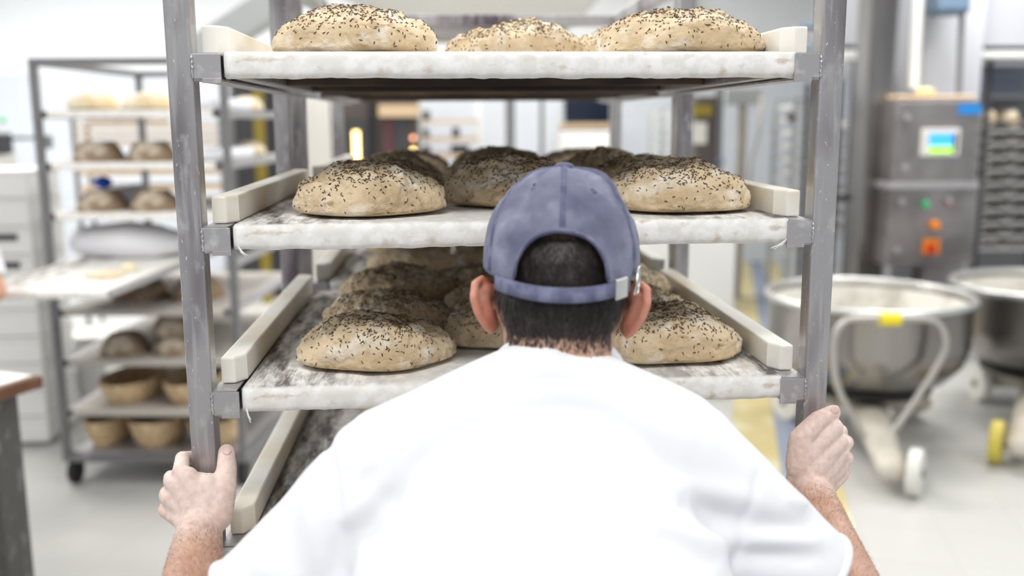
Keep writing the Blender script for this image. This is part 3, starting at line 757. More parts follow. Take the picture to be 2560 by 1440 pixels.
md = crown.modifiers.new('th', 'SOLIDIFY'); md.thickness = 0.0018; md.offset = -1
bm = bmesh.new()
tube(bm, [cap_pt(AO*(-1+2*i/60)*0.999, arch(AO*(-1+2*i/60)*0.999)-0.012, 0.0006) for i in range(61)], 0.0058, 10, flat=0.34, ref=None)
ob('opening_binding', bm, M['capdark'], cap_root, smooth=True)
for az in (0, PI/3, 2*PI/3, PI, -PI/3, -2*PI/3):
    e = arch(az)-0.01 if az == 0 else 0.99
    bm = bmesh.new()
    for k in (-1, 1): tube(bm, [cap_pt(az+k*0.028/max(0.25, math.sin((0.05+(e-0.05)*j/40)*PI/2)), 0.05+(e-0.05)*j/40, 0.0001) for j in range(41)], 0.0009, 6)
    tube(bm, [cap_pt(az, 0.05+(e-0.05)*j/40, 0.0001) for j in range(41)], 0.0011, 6)
    ob('seam', bm, M['capdark'], cap_root, smooth=True)
bm = bmesh.new(); ball(bm, cap_pt(0, 0)+V(0, 0, 0.001), (0.0112, 0.0112, 0.0058)); ob('button', bm, M['capdark'], cap_root, smooth=True)
for az in (0.62, -0.55, 2.5, -2.5):
    c = cap_pt(az, 0.455, 0.0004); q = cap_pt(az, 0.47, 0.0004); u = (q-c).normalized(); n2 = Vector((c.x/CA**2, c.y/CB**2, c.z/0.115**2)).normalized(); v2 = n2.cross(u)
    bm = bmesh.new(); tube(bm, [c+u*(0.0034*math.cos(a))+v2*(0.0034*math.sin(a)) for a in [2*PI*i/20 for i in range(20)]], 0.0011, 8, closed=True)
    ob('eyelet', bm, M['capdark'], cap_root, smooth=True)
# strap across the opening and its clasp
def strap_pt(az, h, g=0.0):
    x = math.sin(az)*(CA+0.0005+g); y = -math.cos(az)*(CB+0.0005+g)
    return Vector((x, y, 0.013+0.30*y-0.003*math.cos(az)+h))
bm = bmesh.new(); rows = []
for i in range(61):
    az = -0.86+1.78*i/60
    rows.append([bm.verts.new(strap_pt(az, h, g)) for h, g in ((-0.0075, 0.0002), (-0.0068, 0.0022), (0, 0.0026), (0.0068, 0.0022), (0.0075, 0.0002), (0, -0.0006))])
for i in range(60):
    for j in range(6): bm.faces.new((rows[i][j], rows[i+1][j], rows[i+1][(j+1) % 6], rows[i][(j+1) % 6]))
bm.faces.new(rows[0]); bm.faces.new(list(reversed(rows[-1])))
strap = ob('strap', bm, M['capdark'], cap_root, smooth=True)
bm = bmesh.new(); rows = []
for i in range(9):
    az = 0.66+0.19*i/8
    rows.append([bm.verts.new(strap_pt(az, h, g)) for h, g in ((-0.0102, 0.002), (-0.0092, 0.0044), (0.0092, 0.0044), (0.0102, 0.002), (0.0092, 0.0016), (-0.0092, 0.0016))])
for i in range(8):
    for j in range(6): bm.faces.new((rows[i][j], rows[i+1][j], rows[i+1][(j+1) % 6], rows[i][(j+1) % 6]))
bm.faces.new(rows[0]); bm.faces.new(list(reversed(rows[-1])))
ob('clasp', bm, M['chrome'], strap, smooth=False, bevel=0.0006)
bm = bmesh.new()
lp = [strap_pt(0.98, -0.011, 0.004), strap_pt(1.02, 0.0, 0.0055), strap_pt(1.04, 0.013, 0.005), strap_pt(1.13, 0.014, 0.004), strap_pt(1.12, -0.004, 0.004), strap_pt(1.07, -0.012, 0.004)]
tube(bm, lp, 0.0013, 8, closed=True); ob('side_loop', bm, M['chrome'], strap, smooth=True)
# visor, dipping in front of the forehead
bm = bmesh.new(); up_, lo_ = [], []
for i in range(41):
    a = -1.15+2.3*i/40
    c0 = Vector((math.sin(a)*CA, math.cos(a)*CB, 0.014+0.30*math.cos(a)*CB))
    ru, rl = [], []
    for j in range(9):
        t = j/8; ext = 0.062*math.cos(a/1.15*PI/2)**0.7*t
        p = c0+Vector((math.sin(a)*ext*0.35, ext, -ext*0.42-0.10*(math.sin(a)*CA)**2*t*8))
        ru.append(bm.verts.new(p)); rl.append(bm.verts.new(p-Vector((0, 0, 0.002))))
    up_.append(ru); lo_.append(rl)
for i in range(40):
    for j in range(8):
        bm.faces.new((up_[i][j], up_[i+1][j], up_[i+1][j+1], up_[i][j+1])); bm.faces.new((lo_[i][j], lo_[i][j+1], lo_[i+1][j+1], lo_[i+1][j]))
    bm.faces.new((up_[i][8], up_[i+1][8], lo_[i+1][8], lo_[i][8]))
ob('visor', bm, M['cap'], cap_root, smooth=True)

# ------------------------------------------------------------------ left side: second rack, baskets, crates, table, second baker
def fbox(name, px0, py0, px1, py1, y, depth, m, parent=None, bevel=0.0, label=None, cat=None, group=None, zmin=None, kind=None):
    """a box whose front face (facing the viewer) spans the given picture corners at distance y"""
    a, b = at(px0, py0, y), at(px1, py1, y); a2, b2 = at(px0, py1, y), at(px1, py0, y)
    x0, x1 = (a.x+a2.x)/2, (b.x+b2.x)/2; z1, z0 = (a.z+b2.z)/2, (b.z+a2.z)/2
    if zmin is not None: z0 = zmin
    o = ob(name, B((x0, y, z0), (x1, y+depth, z1)), M[m], parent, bevel=bevel, world=parent is not None, origin=None if parent is not None else (x0, y, z0), kind=kind)
    if label: prop(o, label, cat, group)
    return o
YC = 2.94
p0 = at(112, 655, YC)
TC = Matrix.Translation((p0.x, YC, 0)) @ Matrix.Rotation(math.radians(-5.9), 4, 'Z')
zc = [at(300, q, YC).z for q in (275, 405, 530, 655, 770, 895, 1020)]
rackc = rack('bakery_rack', 'grey tube rack at the left, holding dough and wicker baskets on seven levels', TC, 0.80, 1.06, at(200, 145, YC).z, [z+0.0 for z in zc], bars=False, brackets=False, m='rackgrey', z0=0.11)
def cp(x, y, z): return TC @ Vector((x, y, z))
names7 = ['topmost', 'second', 'third', 'fourth', 'fifth', 'sixth', 'lowest']
for i, z in enumerate(zc):
    if i == 3: continue
    peel_board(f'pale board on the {names7[i]} level of the left grey rack', 0.062, 0.738, 0.0, 1.02, z, 40+i, T=TC, fine=False, cover='oldboard' if i >= 4 else 'boardcloth')
TP = TC @ Matrix.Translation((0, -0.66, 0)) @ Matrix.Rotation(math.radians(0.0), 4, 'Z')
peel_board('white board pulled far out of the left grey rack toward the viewer', 0.062, 0.560, 0.0, 1.6, zc[3], 60, T=TP, fine=False)
b0 = thing('floor_shelf', 'bottom steel shelf of the left rack carrying oval baskets', 'shelf', mx=TC)
ob('shelf_sheet', B((0.031, 0.032, 0.1415), (0.769, 1.028, 0.150)), M['rail'], b0)
zb = 0.150
def basket(label, T, rx, ry, h, flip=False, m='wicker', group=None):
    bm = bmesh.new(); n = 40; nr = 7
    prof = []
    for i in range(nr):
        z0 = h*i/nr; f = (0.40+0.60*((i+0.6)/nr)**0.42) if flip else (0.60+0.40*((i+0.5)/nr)**0.5)
        prof += [(f-0.018, z0+0.0005), (f, z0+h/nr*0.3), (f, z0+h/nr*0.7), (f-0.018, z0+h/nr-0.0005)]
    inner = [(f-0.09, z) for f, z in reversed(prof[::3])]
    inner[-1] = (inner[-1][0], 0.012)
    full = [(0, 0)]+prof+inner+[(0, 0.012)]
    lathe(bm, full, n, (0, 0, 0), rx, ry)
    F = T @ (Matrix.Translation((0, 0, h)) @ Matrix.Rotation(PI, 4, 'X') if flip else Matrix())
    o = ob('proofing_basket', bm, M[m], smooth=True); o.matrix_world = F
    return prop(o, label, 'basket', group or 'wicker proofing baskets')
def cdepth(px, py, z):
    """room point at height z seen at a pixel"""
    d = FW + RT*((px-1280)/FPX) + UP*((720-py)/FPX); return CAM + d*((z-CAM.z)/d.z)
# bottom shelf: three oval baskets standing upright, side by side
for x, rx_, lb in ((0.130, 0.088, 'leftmost upright oval basket on the bottom shelf of the left rack'), (0.352, 0.128, 'middle upright oval basket on the bottom shelf of the left rack'), (0.608, 0.122, 'rightmost upright oval basket on the bottom shelf of the left rack')):
    basket(lb, TC @ Matrix.Translation((x, 0.215, zb)), rx_, 0.2, 0.125)
z = zc[6]
for x, rx_, lb in ((0.245, 0.135, 'oval flour dusted basket in front on the lowest board of the left rack'), (0.515, 0.12, 'pale oval basket at the right of the lowest board, left rack')):
    basket(lb, TC @ Matrix.Translation((x, 0.215, z)), rx_, 0.21, 0.10)
basket('dark upturned basket lying at the rear of the lowest board', TC @ Matrix.Translation((0.40, 0.68, z)), 0.12, 0.20, 0.10, True, 'wickerdark')
z = zc[5]
for x, y, h, lb in ((0.25, 0.14, 0.085, 'low round upturned basket on the sixth board, left rack'), (0.47, 0.16, 0.09, 'lower basket of the upturned stack on the sixth board')):
    basket(lb, TC @ Matrix.Translation((x, y, z)), 0.105, 0.12, h, True, 'wickerdark')
basket('upper basket of the upturned stack on the sixth board', TC @ Matrix.Translation((0.47, 0.16, z+0.0905)), 0.10, 0.115, 0.075, True, 'wickerdark')
z = zc[4]
for x, lb in ((0.27, 'left upturned brown basket on the fifth board under the pulled board'), (0.53, 'right upturned brown basket on the fifth board under the pulled board')):
    basket(lb, TC @ Matrix.Translation((x, 0.3, z)), 0.115, 0.17, 0.085, True, 'wickerdark')
for i, lv in ((2, 'third'), (1, 'second')):
    for x, s in ((0.20, 'left'), (0.425, 'right')):
        basket(f'{s} upturned floury basket on the {lv} board of the left rack', TC @ Matrix.Translation((x, 0.14, zc[i])), 0.104, 0.13, 0.082, True, 'wickerdark')
def plain_loaf(label, mx, r, m='paledough', group=None):
    bm = bmesh.new(); bmesh.ops.create_icosphere(bm, subdivisions=4, radius=1)
    for v in bm.verts:
        n = v.co.normalized(); rho = math.hypot(n.x, n.y)**0.85; a = math.atan2(n.y, n.x)
        q = Vector((r[0]*rho*math.cos(a), r[1]*rho*math.sin(a), r[2]*(n.z if n.z > 0 else 0.25*n.z)))
        v.co = q*(1+0.10*fn(q, 9, r[0]*100, 3)); v.co.z = max(v.co.z, -0.2*r[2])+0.2*r[2]
    o = ob('dough_loaf', bm, M[m], smooth=True); o.matrix_world = mx
    return prop(o, label, 'bread dough', group or 'plain dough pieces on the left rack')
for x, s in ((0.195, 'left'), (0.43, 'right')):
    plain_loaf(f'{s} pale floured dough loaf on the topmost board of the left rack', TC @ Matrix.Translation((x, 0.14, zc[0])), (0.10, 0.125, 0.062))
for i, lv in ((0, 'topmost'), (1, 'second')):
    plain_loaf(f'pale dough loaf near the rear right side, {lv} board of the left rack', TC @ Matrix.Translation((0.64, 0.78, zc[i])), (0.075, 0.13, 0.06), 'paledough')
    o = ob('folded_cloth', B((0.60, 0.08, zc[i]), (0.735, 0.58, zc[i]+0.05)), M['cloth'], bevel=0.02, seg=4); o.matrix_world = TC
    prop(o, f'white folded cloth along the right side of the {lv} board, left rack', 'cloth', 'white cloths on the left rack')
plain_loaf('flat pale dough piece on the pulled out white board', Matrix.Translation(cdepth(262, 693, zc[3]+0.0005)), (0.075, 0.05, 0.022))
plain_loaf('smaller dough scrap beside the flat piece on the pulled board', Matrix.Translation(cdepth(322, 678, zc[3]+0.0005)), (0.035, 0.04, 0.028))
# white cloth roll at the rear of the pulled board
bm = bmesh.new(); tube(bm, [(0.085, 0.17, 0.07), (0.18, 0.15, 0.076), (0.30, 0.14, 0.08), (0.42, 0.16, 0.072), (0.48, 0.17, 0.065)], [0.06, 0.07, 0.078, 0.072, 0.05], 20, domed=True)
for v in bm.verts: v.co *= 1+0.05*fn(v.co, 7, 2); v.co.z = max(v.co.z, 0.001)
o = ob('cloth_roll', bm, M['cloth'], smooth=True); o.matrix_world = TC @ Matrix.Translation((0, 0, zc[3]))
prop(o, 'thick white cloth roll lying across the pulled board inside the left rack', 'cloth')
o = ob('bench_scraper', ball(bmesh.new(), (0, 0, 0.028), (0.042, 0.02, 0.028)), M['blue'], smooth=True); o.matrix_world = TC @ Matrix.Translation((0.115, 0.34, zc[2]+0.076))
prop(o, 'small bright blue plastic scoop on white cloth, left rack', 'scoop')
o = ob('folded_cloth', B((0.070, 0.29, zc[2]), (0.20, 0.62, zc[2]+0.075)), M['cloth'], bevel=0.018, seg=4); o.matrix_world = TC
prop(o, 'white folded cloth under the blue scoop on the third board', 'cloth', 'white cloths on the left rack')

# stack of white crates at the far left
y = 3.5
a, b = at(-70, 500, y), at(70, 500, y)
zz = 0.02; n = 0
while zz < 1.34:
    h = 0.132
    t = thing('plastic_crate', f'white plastic crate, number {n+1} from the floor in the far left stack' if n < 9 else 'topmost white plastic crate of the far left stack', 'crate', (a.x, y, zz), group='white crates stacked at the far left')
    bm = bmesh.new(); w_ = b.x-a.x
    box(bm, (0, 0, 0), (w_, 0.4, h-0.02)); box(bm, (-0.008, -0.008, h-0.022), (w_+0.008, 0.408, h-0.004))
    ob('crate_body', bm, M['white'], t, bevel=0.004)
    if n in (6, 7): ob('hand_slot', B((w_*0.35, -0.009, h*0.5), (w_*0.75, -0.004, h*0.72)), M['darkgrey'], t)
    zz += h; n += 1
# white tubs on the floor behind the rack
for px0, px1, py0, lb in ((22, 132, 838, 'white open tub on the floor left of the grey rack post'), (150, 262, 846, 'white open tub on the floor behind the grey rack')):
    y = 3.93; a, b = at(px0, py0, y), at(px1, py0, y); z1 = a.z; ww = b.x-a.x
    t = thing('plastic_tub', lb, 'tub', (a.x, y, 0), group='white tubs on the floor')
    bm = bmesh.new(); box(bm, (0.01, 0.01, 0), (ww-0.01, 0.29, z1-0.03)); ob('tub_body', bm, M['white'], t, bevel=0.01)
    ob('tub_rim', B((0, 0, z1-0.03), (ww, 0.30, z1)), M['offwhite'], t, bevel=0.006)
# grey cupboard behind
t = thing('work_table', 'grey steel table with closed side behind the pulled board', 'table', (at(-60, 740, 4.3).x, 4.3, 0))
fbox('side_panel', -60, 742, 66, 828, 4.3, 0.5, 'greygreen', t, zmin=0.25)
fbox('leg', 68, 730, 90, 828, 4.28, 0.05, 'rackgrey', t, zmin=0)
fbox('leg', -60, 730, -40, 828, 4.28, 0.05, 'rackgrey', t, zmin=0)
fbox('table_top', -70, 716, 150, 736, 4.26, 0.6, 'steel2', t)
# wooden topped table at the left edge, close to the viewer
ct = cdepth(108, 938, 0.86)
TW = Matrix.Translation((ct.x, ct.y, 0)) @ Matrix.Rotation(math.radians(-24), 4, 'Z')
t = thing('wooden_table', 'wooden topped work table cut off by the left picture edge', 'table', mx=TW)
ob('table_top', B((-1.0, -0.95, 0.825), (0, 0, 0.86)), M['wood'], t, bevel=0.006)
ob('flour_sheet', B((-0.985, -0.935, 0.8601), (-0.022, -0.015, 0.8625)), M['canvas'], t)
ob('leg', B((-0.16, -0.14, 0), (-0.045, -0.05, 0.825)), M['tableleg'], t, bevel=0.004); ob('leg', B((-0.95, -0.14, 0), (-0.87, -0.06, 0.825)), M['rackgrey'], t, bevel=0.004)
ob('leg', B((-0.16, -0.9, 0), (-0.08, -0.82, 0.825)), M['rackgrey'], t, bevel=0.004); ob('leg', B((-0.95, -0.9, 0), (-0.87, -0.82, 0.825)), M['rackgrey'], t, bevel=0.004)
# machine with a green lamp on a white stem
t = thing('dough_sheeter', 'dark machine with green topped stem at the far left wall', 'machine', (at(-30, 400, 6.2).x, 6.2, 0))
fbox('machine_head', -40, 332, 20, 386, 6.2, 0.10, 'darkgrey', t, 0.02)
fbox('stand', -30, 380, 16, 700, 6.25, 0.25, 'offwhite', t, zmin=0)
fbox('stem', 2, 308, 10, 334, 6.3, 0.02, 'white', t); q = at(6, 300, 6.31)
bm = bmesh.new(); ball(bm, q, 0.022); ob('lamp_cap', bm, M['green'], t, smooth=True, world=True)
fbox('arm', 24, 341, 120, 350, 6.3, 0.03, 'rackgrey', t); fbox('arm_end', 104, 338, 126, 372, 6.28, 0.05, 'rackgrey', t)

# second baker: only sleeve and elbow reach into view at the left edge
sx = at(-62, 735, 2.2)
proot = thing('person', 'worker at the left picture edge, white sleeve and bare elbow showing', 'person', (sx.x-0.2, 2.2, 0))
H2 = Matrix.Translation((sx.x-0.22, 2.27, 1.62)) @ Matrix.Rotation(math.radians(-60), 4, 'Z')
c = sx.x-0.22
sh2, el2, wr2 = V(c+0.175, 2.20, 1.39), at(-16, 728, 2.2), None
sh2b, el2b = V(c-0.175, 2.30, 1.39), V(c-0.24, 2.34, 1.10)
wr2, wr2b = V(c+0.10, 2.44, 1.03), V(c-0.12, 2.56, 1.04)
def simple_body(bm, g=0, skin=True):
    X, Y = V(1, 0, 0), V(0, 1, 0)
    loft(bm, [(V(c, 2.24, 1.44), X, Y, 0.07+g, 0.065+g), (V(c, 2.25, 1.38), X, Y, 0.17+g, 0.095+g), (V(c, 2.25, 1.22), X, Y, 0.175+g, 0.115+g), (V(c, 2.25, 1.02), X, Y, 0.155+g, 0.105+g), (V(c, 2.25, 0.88), X, Y, 0.17+g, 0.115+g)], 32)
bm = bmesh.new(); head_parts(bm, H2, (V(c, 2.25, 1.46), V(c, 2.25, 1.41))); simple_body(bm, -0.012)
for s_, e_, w_ in ((sh2, el2, wr2), (sh2b, el2b, wr2b)):
    tube(bm, [s_, s_.lerp(e_, .5), e_], [0.05, 0.045, 0.040], 18, domed=True); tube(bm, [e_, e_.lerp(w_, .35), w_], [0.040, 0.042, 0.028], 18, domed=True)
    d = (w_-e_).normalized(); ball(bm, w_+d*0.05, (0.032, 0.05, 0.022))
    sd = d.cross(V(0, 0, 1)).normalized()
    for k in range(4):
        f0 = w_+d*0.08+sd*(0.022*(k-1.5)); tube(bm, [f0, f0+d*0.035, f0+d*0.05+V(0, 0, -0.03)], [0.009, 0.0085, 0.0075], 10, domed=True)
    tube(bm, [w_+d*0.02, w_+d*0.04-sd*0.045*(1 if s_ is sh2b else -1)*-1, w_+d*0.075-sd*0.055*(1 if s_ is sh2b else -1)*-1], [0.013, 0.011, 0.009], 10, domed=True)
for s in (-1, 1):
    tube(bm, [V(c+s*0.09, 2.25, 0.86), V(c+s*0.095, 2.27, 0.48), V(c+s*0.10, 2.24, 0.09)], [0.08, 0.055, 0.038], 18, domed=True)
    tube(bm, [V(c+s*0.10, 2.22, 0.045), V(c+s*0.11, 2.38, 0.035)], [0.036, 0.03], 14, domed=True)
fused('body', bm, 0.005, 3, M['skin2'], proot)
bm = bmesh.new(); simple_body(bm, 0.006)
for s_, e_ in ((sh2, el2), (sh2b, el2b)): tube(bm, [s_, s_.lerp(e_, 0.5), s_.lerp(e_, 0.88)], [0.066, 0.062, 0.060], 20)
fused('shirt', bm, 0.007, 4, M['shirt'], proot)
bm = bmesh.new(); loft(bm, [(V(c, 2.25, 0.93), V(1, 0, 0), V(0, 1, 0), 0.172, 0.118), (V(c, 2.25, 0.82), V(1, 0, 0), V(0, 1, 0), 0.182, 0.125)], 28)
for s in (-1, 1): tube(bm, [V(c+s*0.09, 2.25, 0.86), V(c+s*0.095, 2.27, 0.48), V(c+s*0.10, 2.24, 0.10)], [0.092, 0.072, 0.062], 18)
fused('trousers', bm, 0.008, 4, M['trouser'], proot)
bm = bmesh.new()
for v in ball(bm, (0, -0.02, 0.035), (0.081, 0.094, 0.082), H2, 3).verts: pass
ob('hair', bm, M['hair'], proot, smooth=True, world=True)

# racks with wooden edged boards, far behind on the left
def far_rack(label, px0, px1, pytop, y, boards, depth, mt, blabel, group, floor_z=0.0, th=0.03, m='rackgrey'):
    a, b = at(px0, 400, y), at(px1, 400, y); ztop = at(px0, pytop, y).z
    t = thing('tray_trolley', label, 'rack', (a.x, y, 0))
    ww = b.x-a.x
    for x in (0, ww-0.03):
        for yy_ in (0, depth-0.03): ob('post', B((x, yy_, 0), (x+0.03, yy_+0.03, ztop)), M[m], t)
    for yy_ in (0, depth-0.03): ob('top_bar', B((0.03, yy_, ztop-0.03), (ww-0.03, yy_+0.03, ztop)), M[m], t)
    for i, py in enumerate(boards):
        z = at(px0, py, y).z
        o = ob('tray', B((a.x+0.032, y+0.001, z-th), (b.x-0.032, y+depth-0.001, z)), M[mt], origin=(a.x+0.032, y, z-th))
        prop(o, blabel.format(['first', 'second', 'third', 'fourth', 'fifth', 'sixth', 'seventh', 'eighth', 'ninth', 'tenth', 'eleventh'][i]), 'tray', group)
    return t
far_rack('grey rack of wooden boards far behind the left rack', 182, 560, 270, 6.3, [308, 330, 352, 392, 428, 466], 0.32, 'woodgrey', '{} wooden board from the top of the far left rack', 'wooden boards of the far left rack', th=0.035)
for px0, px1, y, lb in ((205, 290, 6.45, 'white dough roll row on the far left rack, left'), (300, 400, 6.45, 'white dough roll row on the far left rack, right')):
    z = at(px0, 308, 6.3).z; a, b = at(px0, 300, y), at(px1, 300, y)
    o = ob('dough_strip', B((a.x, y, z), (b.x, y+0.3, z+0.075)), M['cloth'], origin=(a.x, y, z), bevel=0.03, seg=4); prop(o, lb, 'bread dough', 'dough rows on the far left rack')
# dark gate with mustard pole
t = thing('door_leaf', 'dark grey door leaf seen behind the left rack', 'door', (at(585, 300, 7.4).x, 7.4, 0))
fbox('leaf', 590, 180, 700, 600, 7.4, 0.08, 'darkgrey', t, zmin=0.02); fbox('leaf_edge', 582, 180, 590, 600, 7.39, 0.1, 'rackgrey', t, zmin=0.0)
o = fbox('safety_pole', 638, 170, 662, 600, 7.2, 0.06, 'mustard', zmin=0, label='mustard yellow upright pole in front of the dark door leaf', cat='pole')
fbox('wall_panel', 745, 180, 830, 640, 7.6, 0.06, 'offwhite', label='narrow white wall panel seen between the two near racks', cat='panel', zmin=0.0)

# ------------------------------------------------------------------ middle: ovens and shelving seen through the rack
t = thing('deck_oven', 'dark deck oven with glowing lamp strip, seen through the rack', 'oven', (at(830, 300, 7.7).x, 7.7, 0))
fbox('oven_body', 832, 230, 1046, 640, 7.75, 0.9, 'oven', t, 0.01, zmin=0.0)
fbox('side_frame', 926, 240, 942, 640, 7.70, 0.06, 'black', t, zmin=0.02)
fbox('hood_edge', 946, 262, 1046, 292, 7.66, 0.1, 'woodpale', t)
fbox('red_panel', 962, 300, 988, 600, 7.71, 0.04, 'ovenred', t, zmin=0.05); fbox('door_panel', 990, 296, 1030, 600, 7.70, 0.05, 'darkgrey', t, zmin=0.05)
fbox('glass_panel', 862, 300, 922, 600, 7.70, 0.05, 'darkgrey', t, zmin=0.05)
fbox('lamp_strip', 884, 328, 898, 410, 7.69, 0.02, 'glow', t)
for py, m, nm in ((345, 'pinkglow', 'indicator_lamp'), (376, 'glow', 'indicator_lamp')):
    q = at(1033, py, 7.67); bm = bmesh.new(); ball(bm, q, 0.019); ob(nm, bm, M[m], t, smooth=True, world=True)
far_rack('white shelving trolley seen through the middle of the rack', 1050, 1205, 230, 7.9, [300, 345, 385, 430, 470], 0.45, 'woodpale', '{} shelf from the top of the white trolley', 'shelves of the white trolley', m='white')
for px, py, w_, h_, lb in ((1066, 300, 18, 22, 'dark tin, left on the first trolley shelf'), (1140, 345, 18, 26, 'dark tin on the second trolley shelf'), (1064, 345, 16, 22, 'dark tin, left on the second trolley shelf'), (1150, 385, 46, 22, 'wide dark tin on the third trolley shelf'), (1066, 385, 18, 20, 'dark tin, left on the third trolley shelf')):
    z = at(px, py, 7.9).z; a = at(px, py, 7.95); s = 9.1/FPX
    o = ob('baking_tin', B((a.x-w_*s/2, 7.95, z), (a.x+w_*s/2, 8.1, z+h_*s)), M['darkgrey'], origin=(a.x, 7.95, z), bevel=0.01); prop(o, lb, 'tin', 'tins on the white trolley')
fbox('grey_pillar', 1266, 150, 1288, 700, 7.6, 0.12, 'rackgrey', label='slim grey upright behind the rack, left of the thin pole', cat='post', zmin=0)
fbox('thin_pole', 1350, 150, 1360, 700, 7.3, 0.04, 'rackgrey', label='thin grey pole behind the rack, left of the dark window', cat='pole', zmin=0)
t = thing('service_hatch', 'dark glazed hatch with wooden sill above a white cabinet', 'window', (at(1410, 300, 8.9).x, 8.9, at(1410, 320, 8.9).z))
fbox('pane', 1412, 225, 1526, 308, 9.14, 0.065, 'darkglass', t); fbox('sill', 1404, 308, 1532, 322, 9.0, 0.205, 'woodpale', t, 0.005)
fbox('white_cabinet', 1404, 330, 1540, 640, 8.2, 0.6, 'white', label='white cabinet below the dark hatch, seen through the rack', cat='cabinet', zmin=0, bevel=0.01)
fbox('low_cabinet', 1500, 560, 1834, 1000, 4.0, 0.6, 'white', label='low white cupboard left of the yellow floor stripe', cat='cupboard', zmin=0, bevel=0.008)
far_rack('pale trolley behind the right rear post', 1648, 1690, 262, 7.6, [285, 312, 340, 368, 396, 424], 0.5, 'offwhite', '{} tray from the top of the pale trolley', 'trays of the pale trolley', m='greygreen')
# dark mixer behind the right rear post
t = thing('spiral_mixer', 'dark mixer with pale panel, right of the rear rack post', 'machine', (at(1735, 300, 6.4).x, 6.4, 0))
fbox('housing', 1738, 240, 1792, 640, 6.4, 0.7, 'oven', t, 0.02, zmin=0); fbox('front_panel', 1734, 305, 1768, 360, 6.37, 0.03, 'offwhite', t, 0.01); fbox('top_band', 1734, 262, 1780, 290, 6.36, 0.04, 'mustard', t); fbox('side_strip', 1790, 200, 1804, 640, 6.38, 0.1, 'rackgrey', t, zmin=0)
q = at(1800, 405, 6.3); bm = bmesh.new(); ball(bm, q, 0.03); ob('knob', bm, M['motor'], t, smooth=True, world=True)
t = thing('lifting_stand', 'slim brownish lift stand against the pale wall', 'stand', (at(1850, 300, 7.0).x, 7.0, 0))
fbox('mast', 1846, 262, 1862, 640, 7.0, 0.08, 'mast', t, zmin=0); fbox('crosshead', 1815, 218, 1906, 262, 6.97, 0.12, 'greygreen', t, 0.01)
bm = bmesh.new(); tube(bm, [at(1905, 240, 6.95), at(1898, 330, 6.95), at(1880, 400, 6.95), at(1872, 470, 6.95)], 0.012, 8); ob('hose', bm, M['mast'], t, smooth=True, world=True)

# hopper and duct hanging over the room
def hexa(c8): 
    bm = bmesh.new(); v = [bm.verts.new(p) for p in c8]
    for f in ((0, 1, 2, 3), (7, 6, 5, 4), (0, 4, 5, 1), (1, 5, 6, 2), (2, 6, 7, 3), (3, 7, 4, 0)): bm.faces.new([v[i] for i in f])
    return bm
zb_ = at(1200, 62, 5.4).z
a, b = at(1010, 62, 5.4), at(1440, 62, 5.4); a2, b2 = at(700, -120, 5.4), at(1590, -120, 5.4)
t = thing('flour_hopper', 'large pale steel flour hopper tapering down above the racks', 'hopper', (a.x, 5.4, zb_))
ob('funnel', hexa([(a.x, 5.45, a.z), (b.x, 5.45, a.z), (b.x, 6.2, a.z), (a.x, 6.2, a.z), (a2.x, 5.1, a2.z), (b2.x, 5.1, a2.z), (b2.x, 6.6, a2.z), (a2.x, 6.6, a2.z)]), M['hopper'], t, world=True, bevel=0.02)
ob('hopper_bin', B((a2.x, 5.1, a2.z), (b2.x, 6.6, ZC-0.002)), M['hopper'], t, world=True)
ob('outlet', B((a.x+0.05, 5.5, a.z-0.06), (b.x-0.05, 6.15, a.z)), M['steel2'], t, world=True)
p, q = at(440, 110, 4.6), at(720, -70, 4.6); d = (q-p).normalized(); n_ = V(0, 1, 0).cross(d).normalized()
bm = hexa([p-n_*0.0+V(0, 0, 0), p+n_*0.16, p+n_*0.16+V(0, 0.3, 0), p+V(0, 0.3, 0), q, q+n_*0.16, q+n_*0.16+V(0, 0.3, 0), q+V(0, 0.3, 0)])
q2 = q+d*max(0, (ZC-q.z)/d.z-0.02)
t = thing('air_duct', 'sloping pale grey duct at the upper left, behind the near rack', 'duct', tuple(p))
ob('duct_shell', bm, M['greygreen'], t, world=True, bevel=0.01)
ob('duct_riser', B((q.x-0.02, 4.6, q.z-0.1), (q.x+0.22, 4.9, ZC-0.002)), M['greygreen'], t, world=True)

# ------------------------------------------------------------------ right side: bowls, control cabinet, tray racks
def mixing_bowl(label, c, R, zr, zb2, wheels, handle=None, wheel_m='offwhite'):
    t = thing('mixing_bowl', label, 'bowl', (c[0], c[1], 0), group=None)
    o = Vector((c[0], c[1], 0))
    prof = [(R*0.62, zb2), (R*0.78, zb2+0.02), (R*0.93, zb2+0.10), (R*0.985, zb2+0.20), (R*0.985, zr-0.03), (R, zr-0.02), (R*1.012, zr-0.006), (R*1.0, zr), (R*0.972, zr-0.004), (R*0.965, zr-0.02), (R*0.965, zb2+0.20), (R*0.90, zb2+0.10), (R*0.6, zb2+0.03), (0, zb2+0.025)]
    bm = lathe(bmesh.new(), [(0, zb2)]+prof, 96); sh = ob('bowl_shell', bm, M['steel'], t, smooth=True)
    bm = lathe(bmesh.new(), [(R*0.9615, zr-0.03), (R*0.9615, zb2+0.20), (R*0.895, zb2+0.103), (R*0.6, zb2+0.035), (0, zb2+0.03)], 96); ob('floured_lining', bm, M['lining'], sh, smooth=True)
    bm = bmesh.new(); tube(bm, [(R*0.995*math.cos(2*PI*i/96), R*0.995*math.sin(2*PI*i/96), zr) for i in range(96)], 0.016, 10, closed=True); ob('rim', bm, M['rim'], sh, smooth=True)
    bm = lathe(bmesh.new(), [(0, zb2-0.055), (R*0.62, zb2-0.055), (R*0.66, zb2-0.045), (R*0.66, zb2-0.01), (R*0.62, zb2), (0, zb2)], 64); ob('bearing_ring', bm, M['black'], t, smooth=False)
    return t
M['rim'] = mat('bowl_rim', (206, 206, 204), 0.35, 0.85)
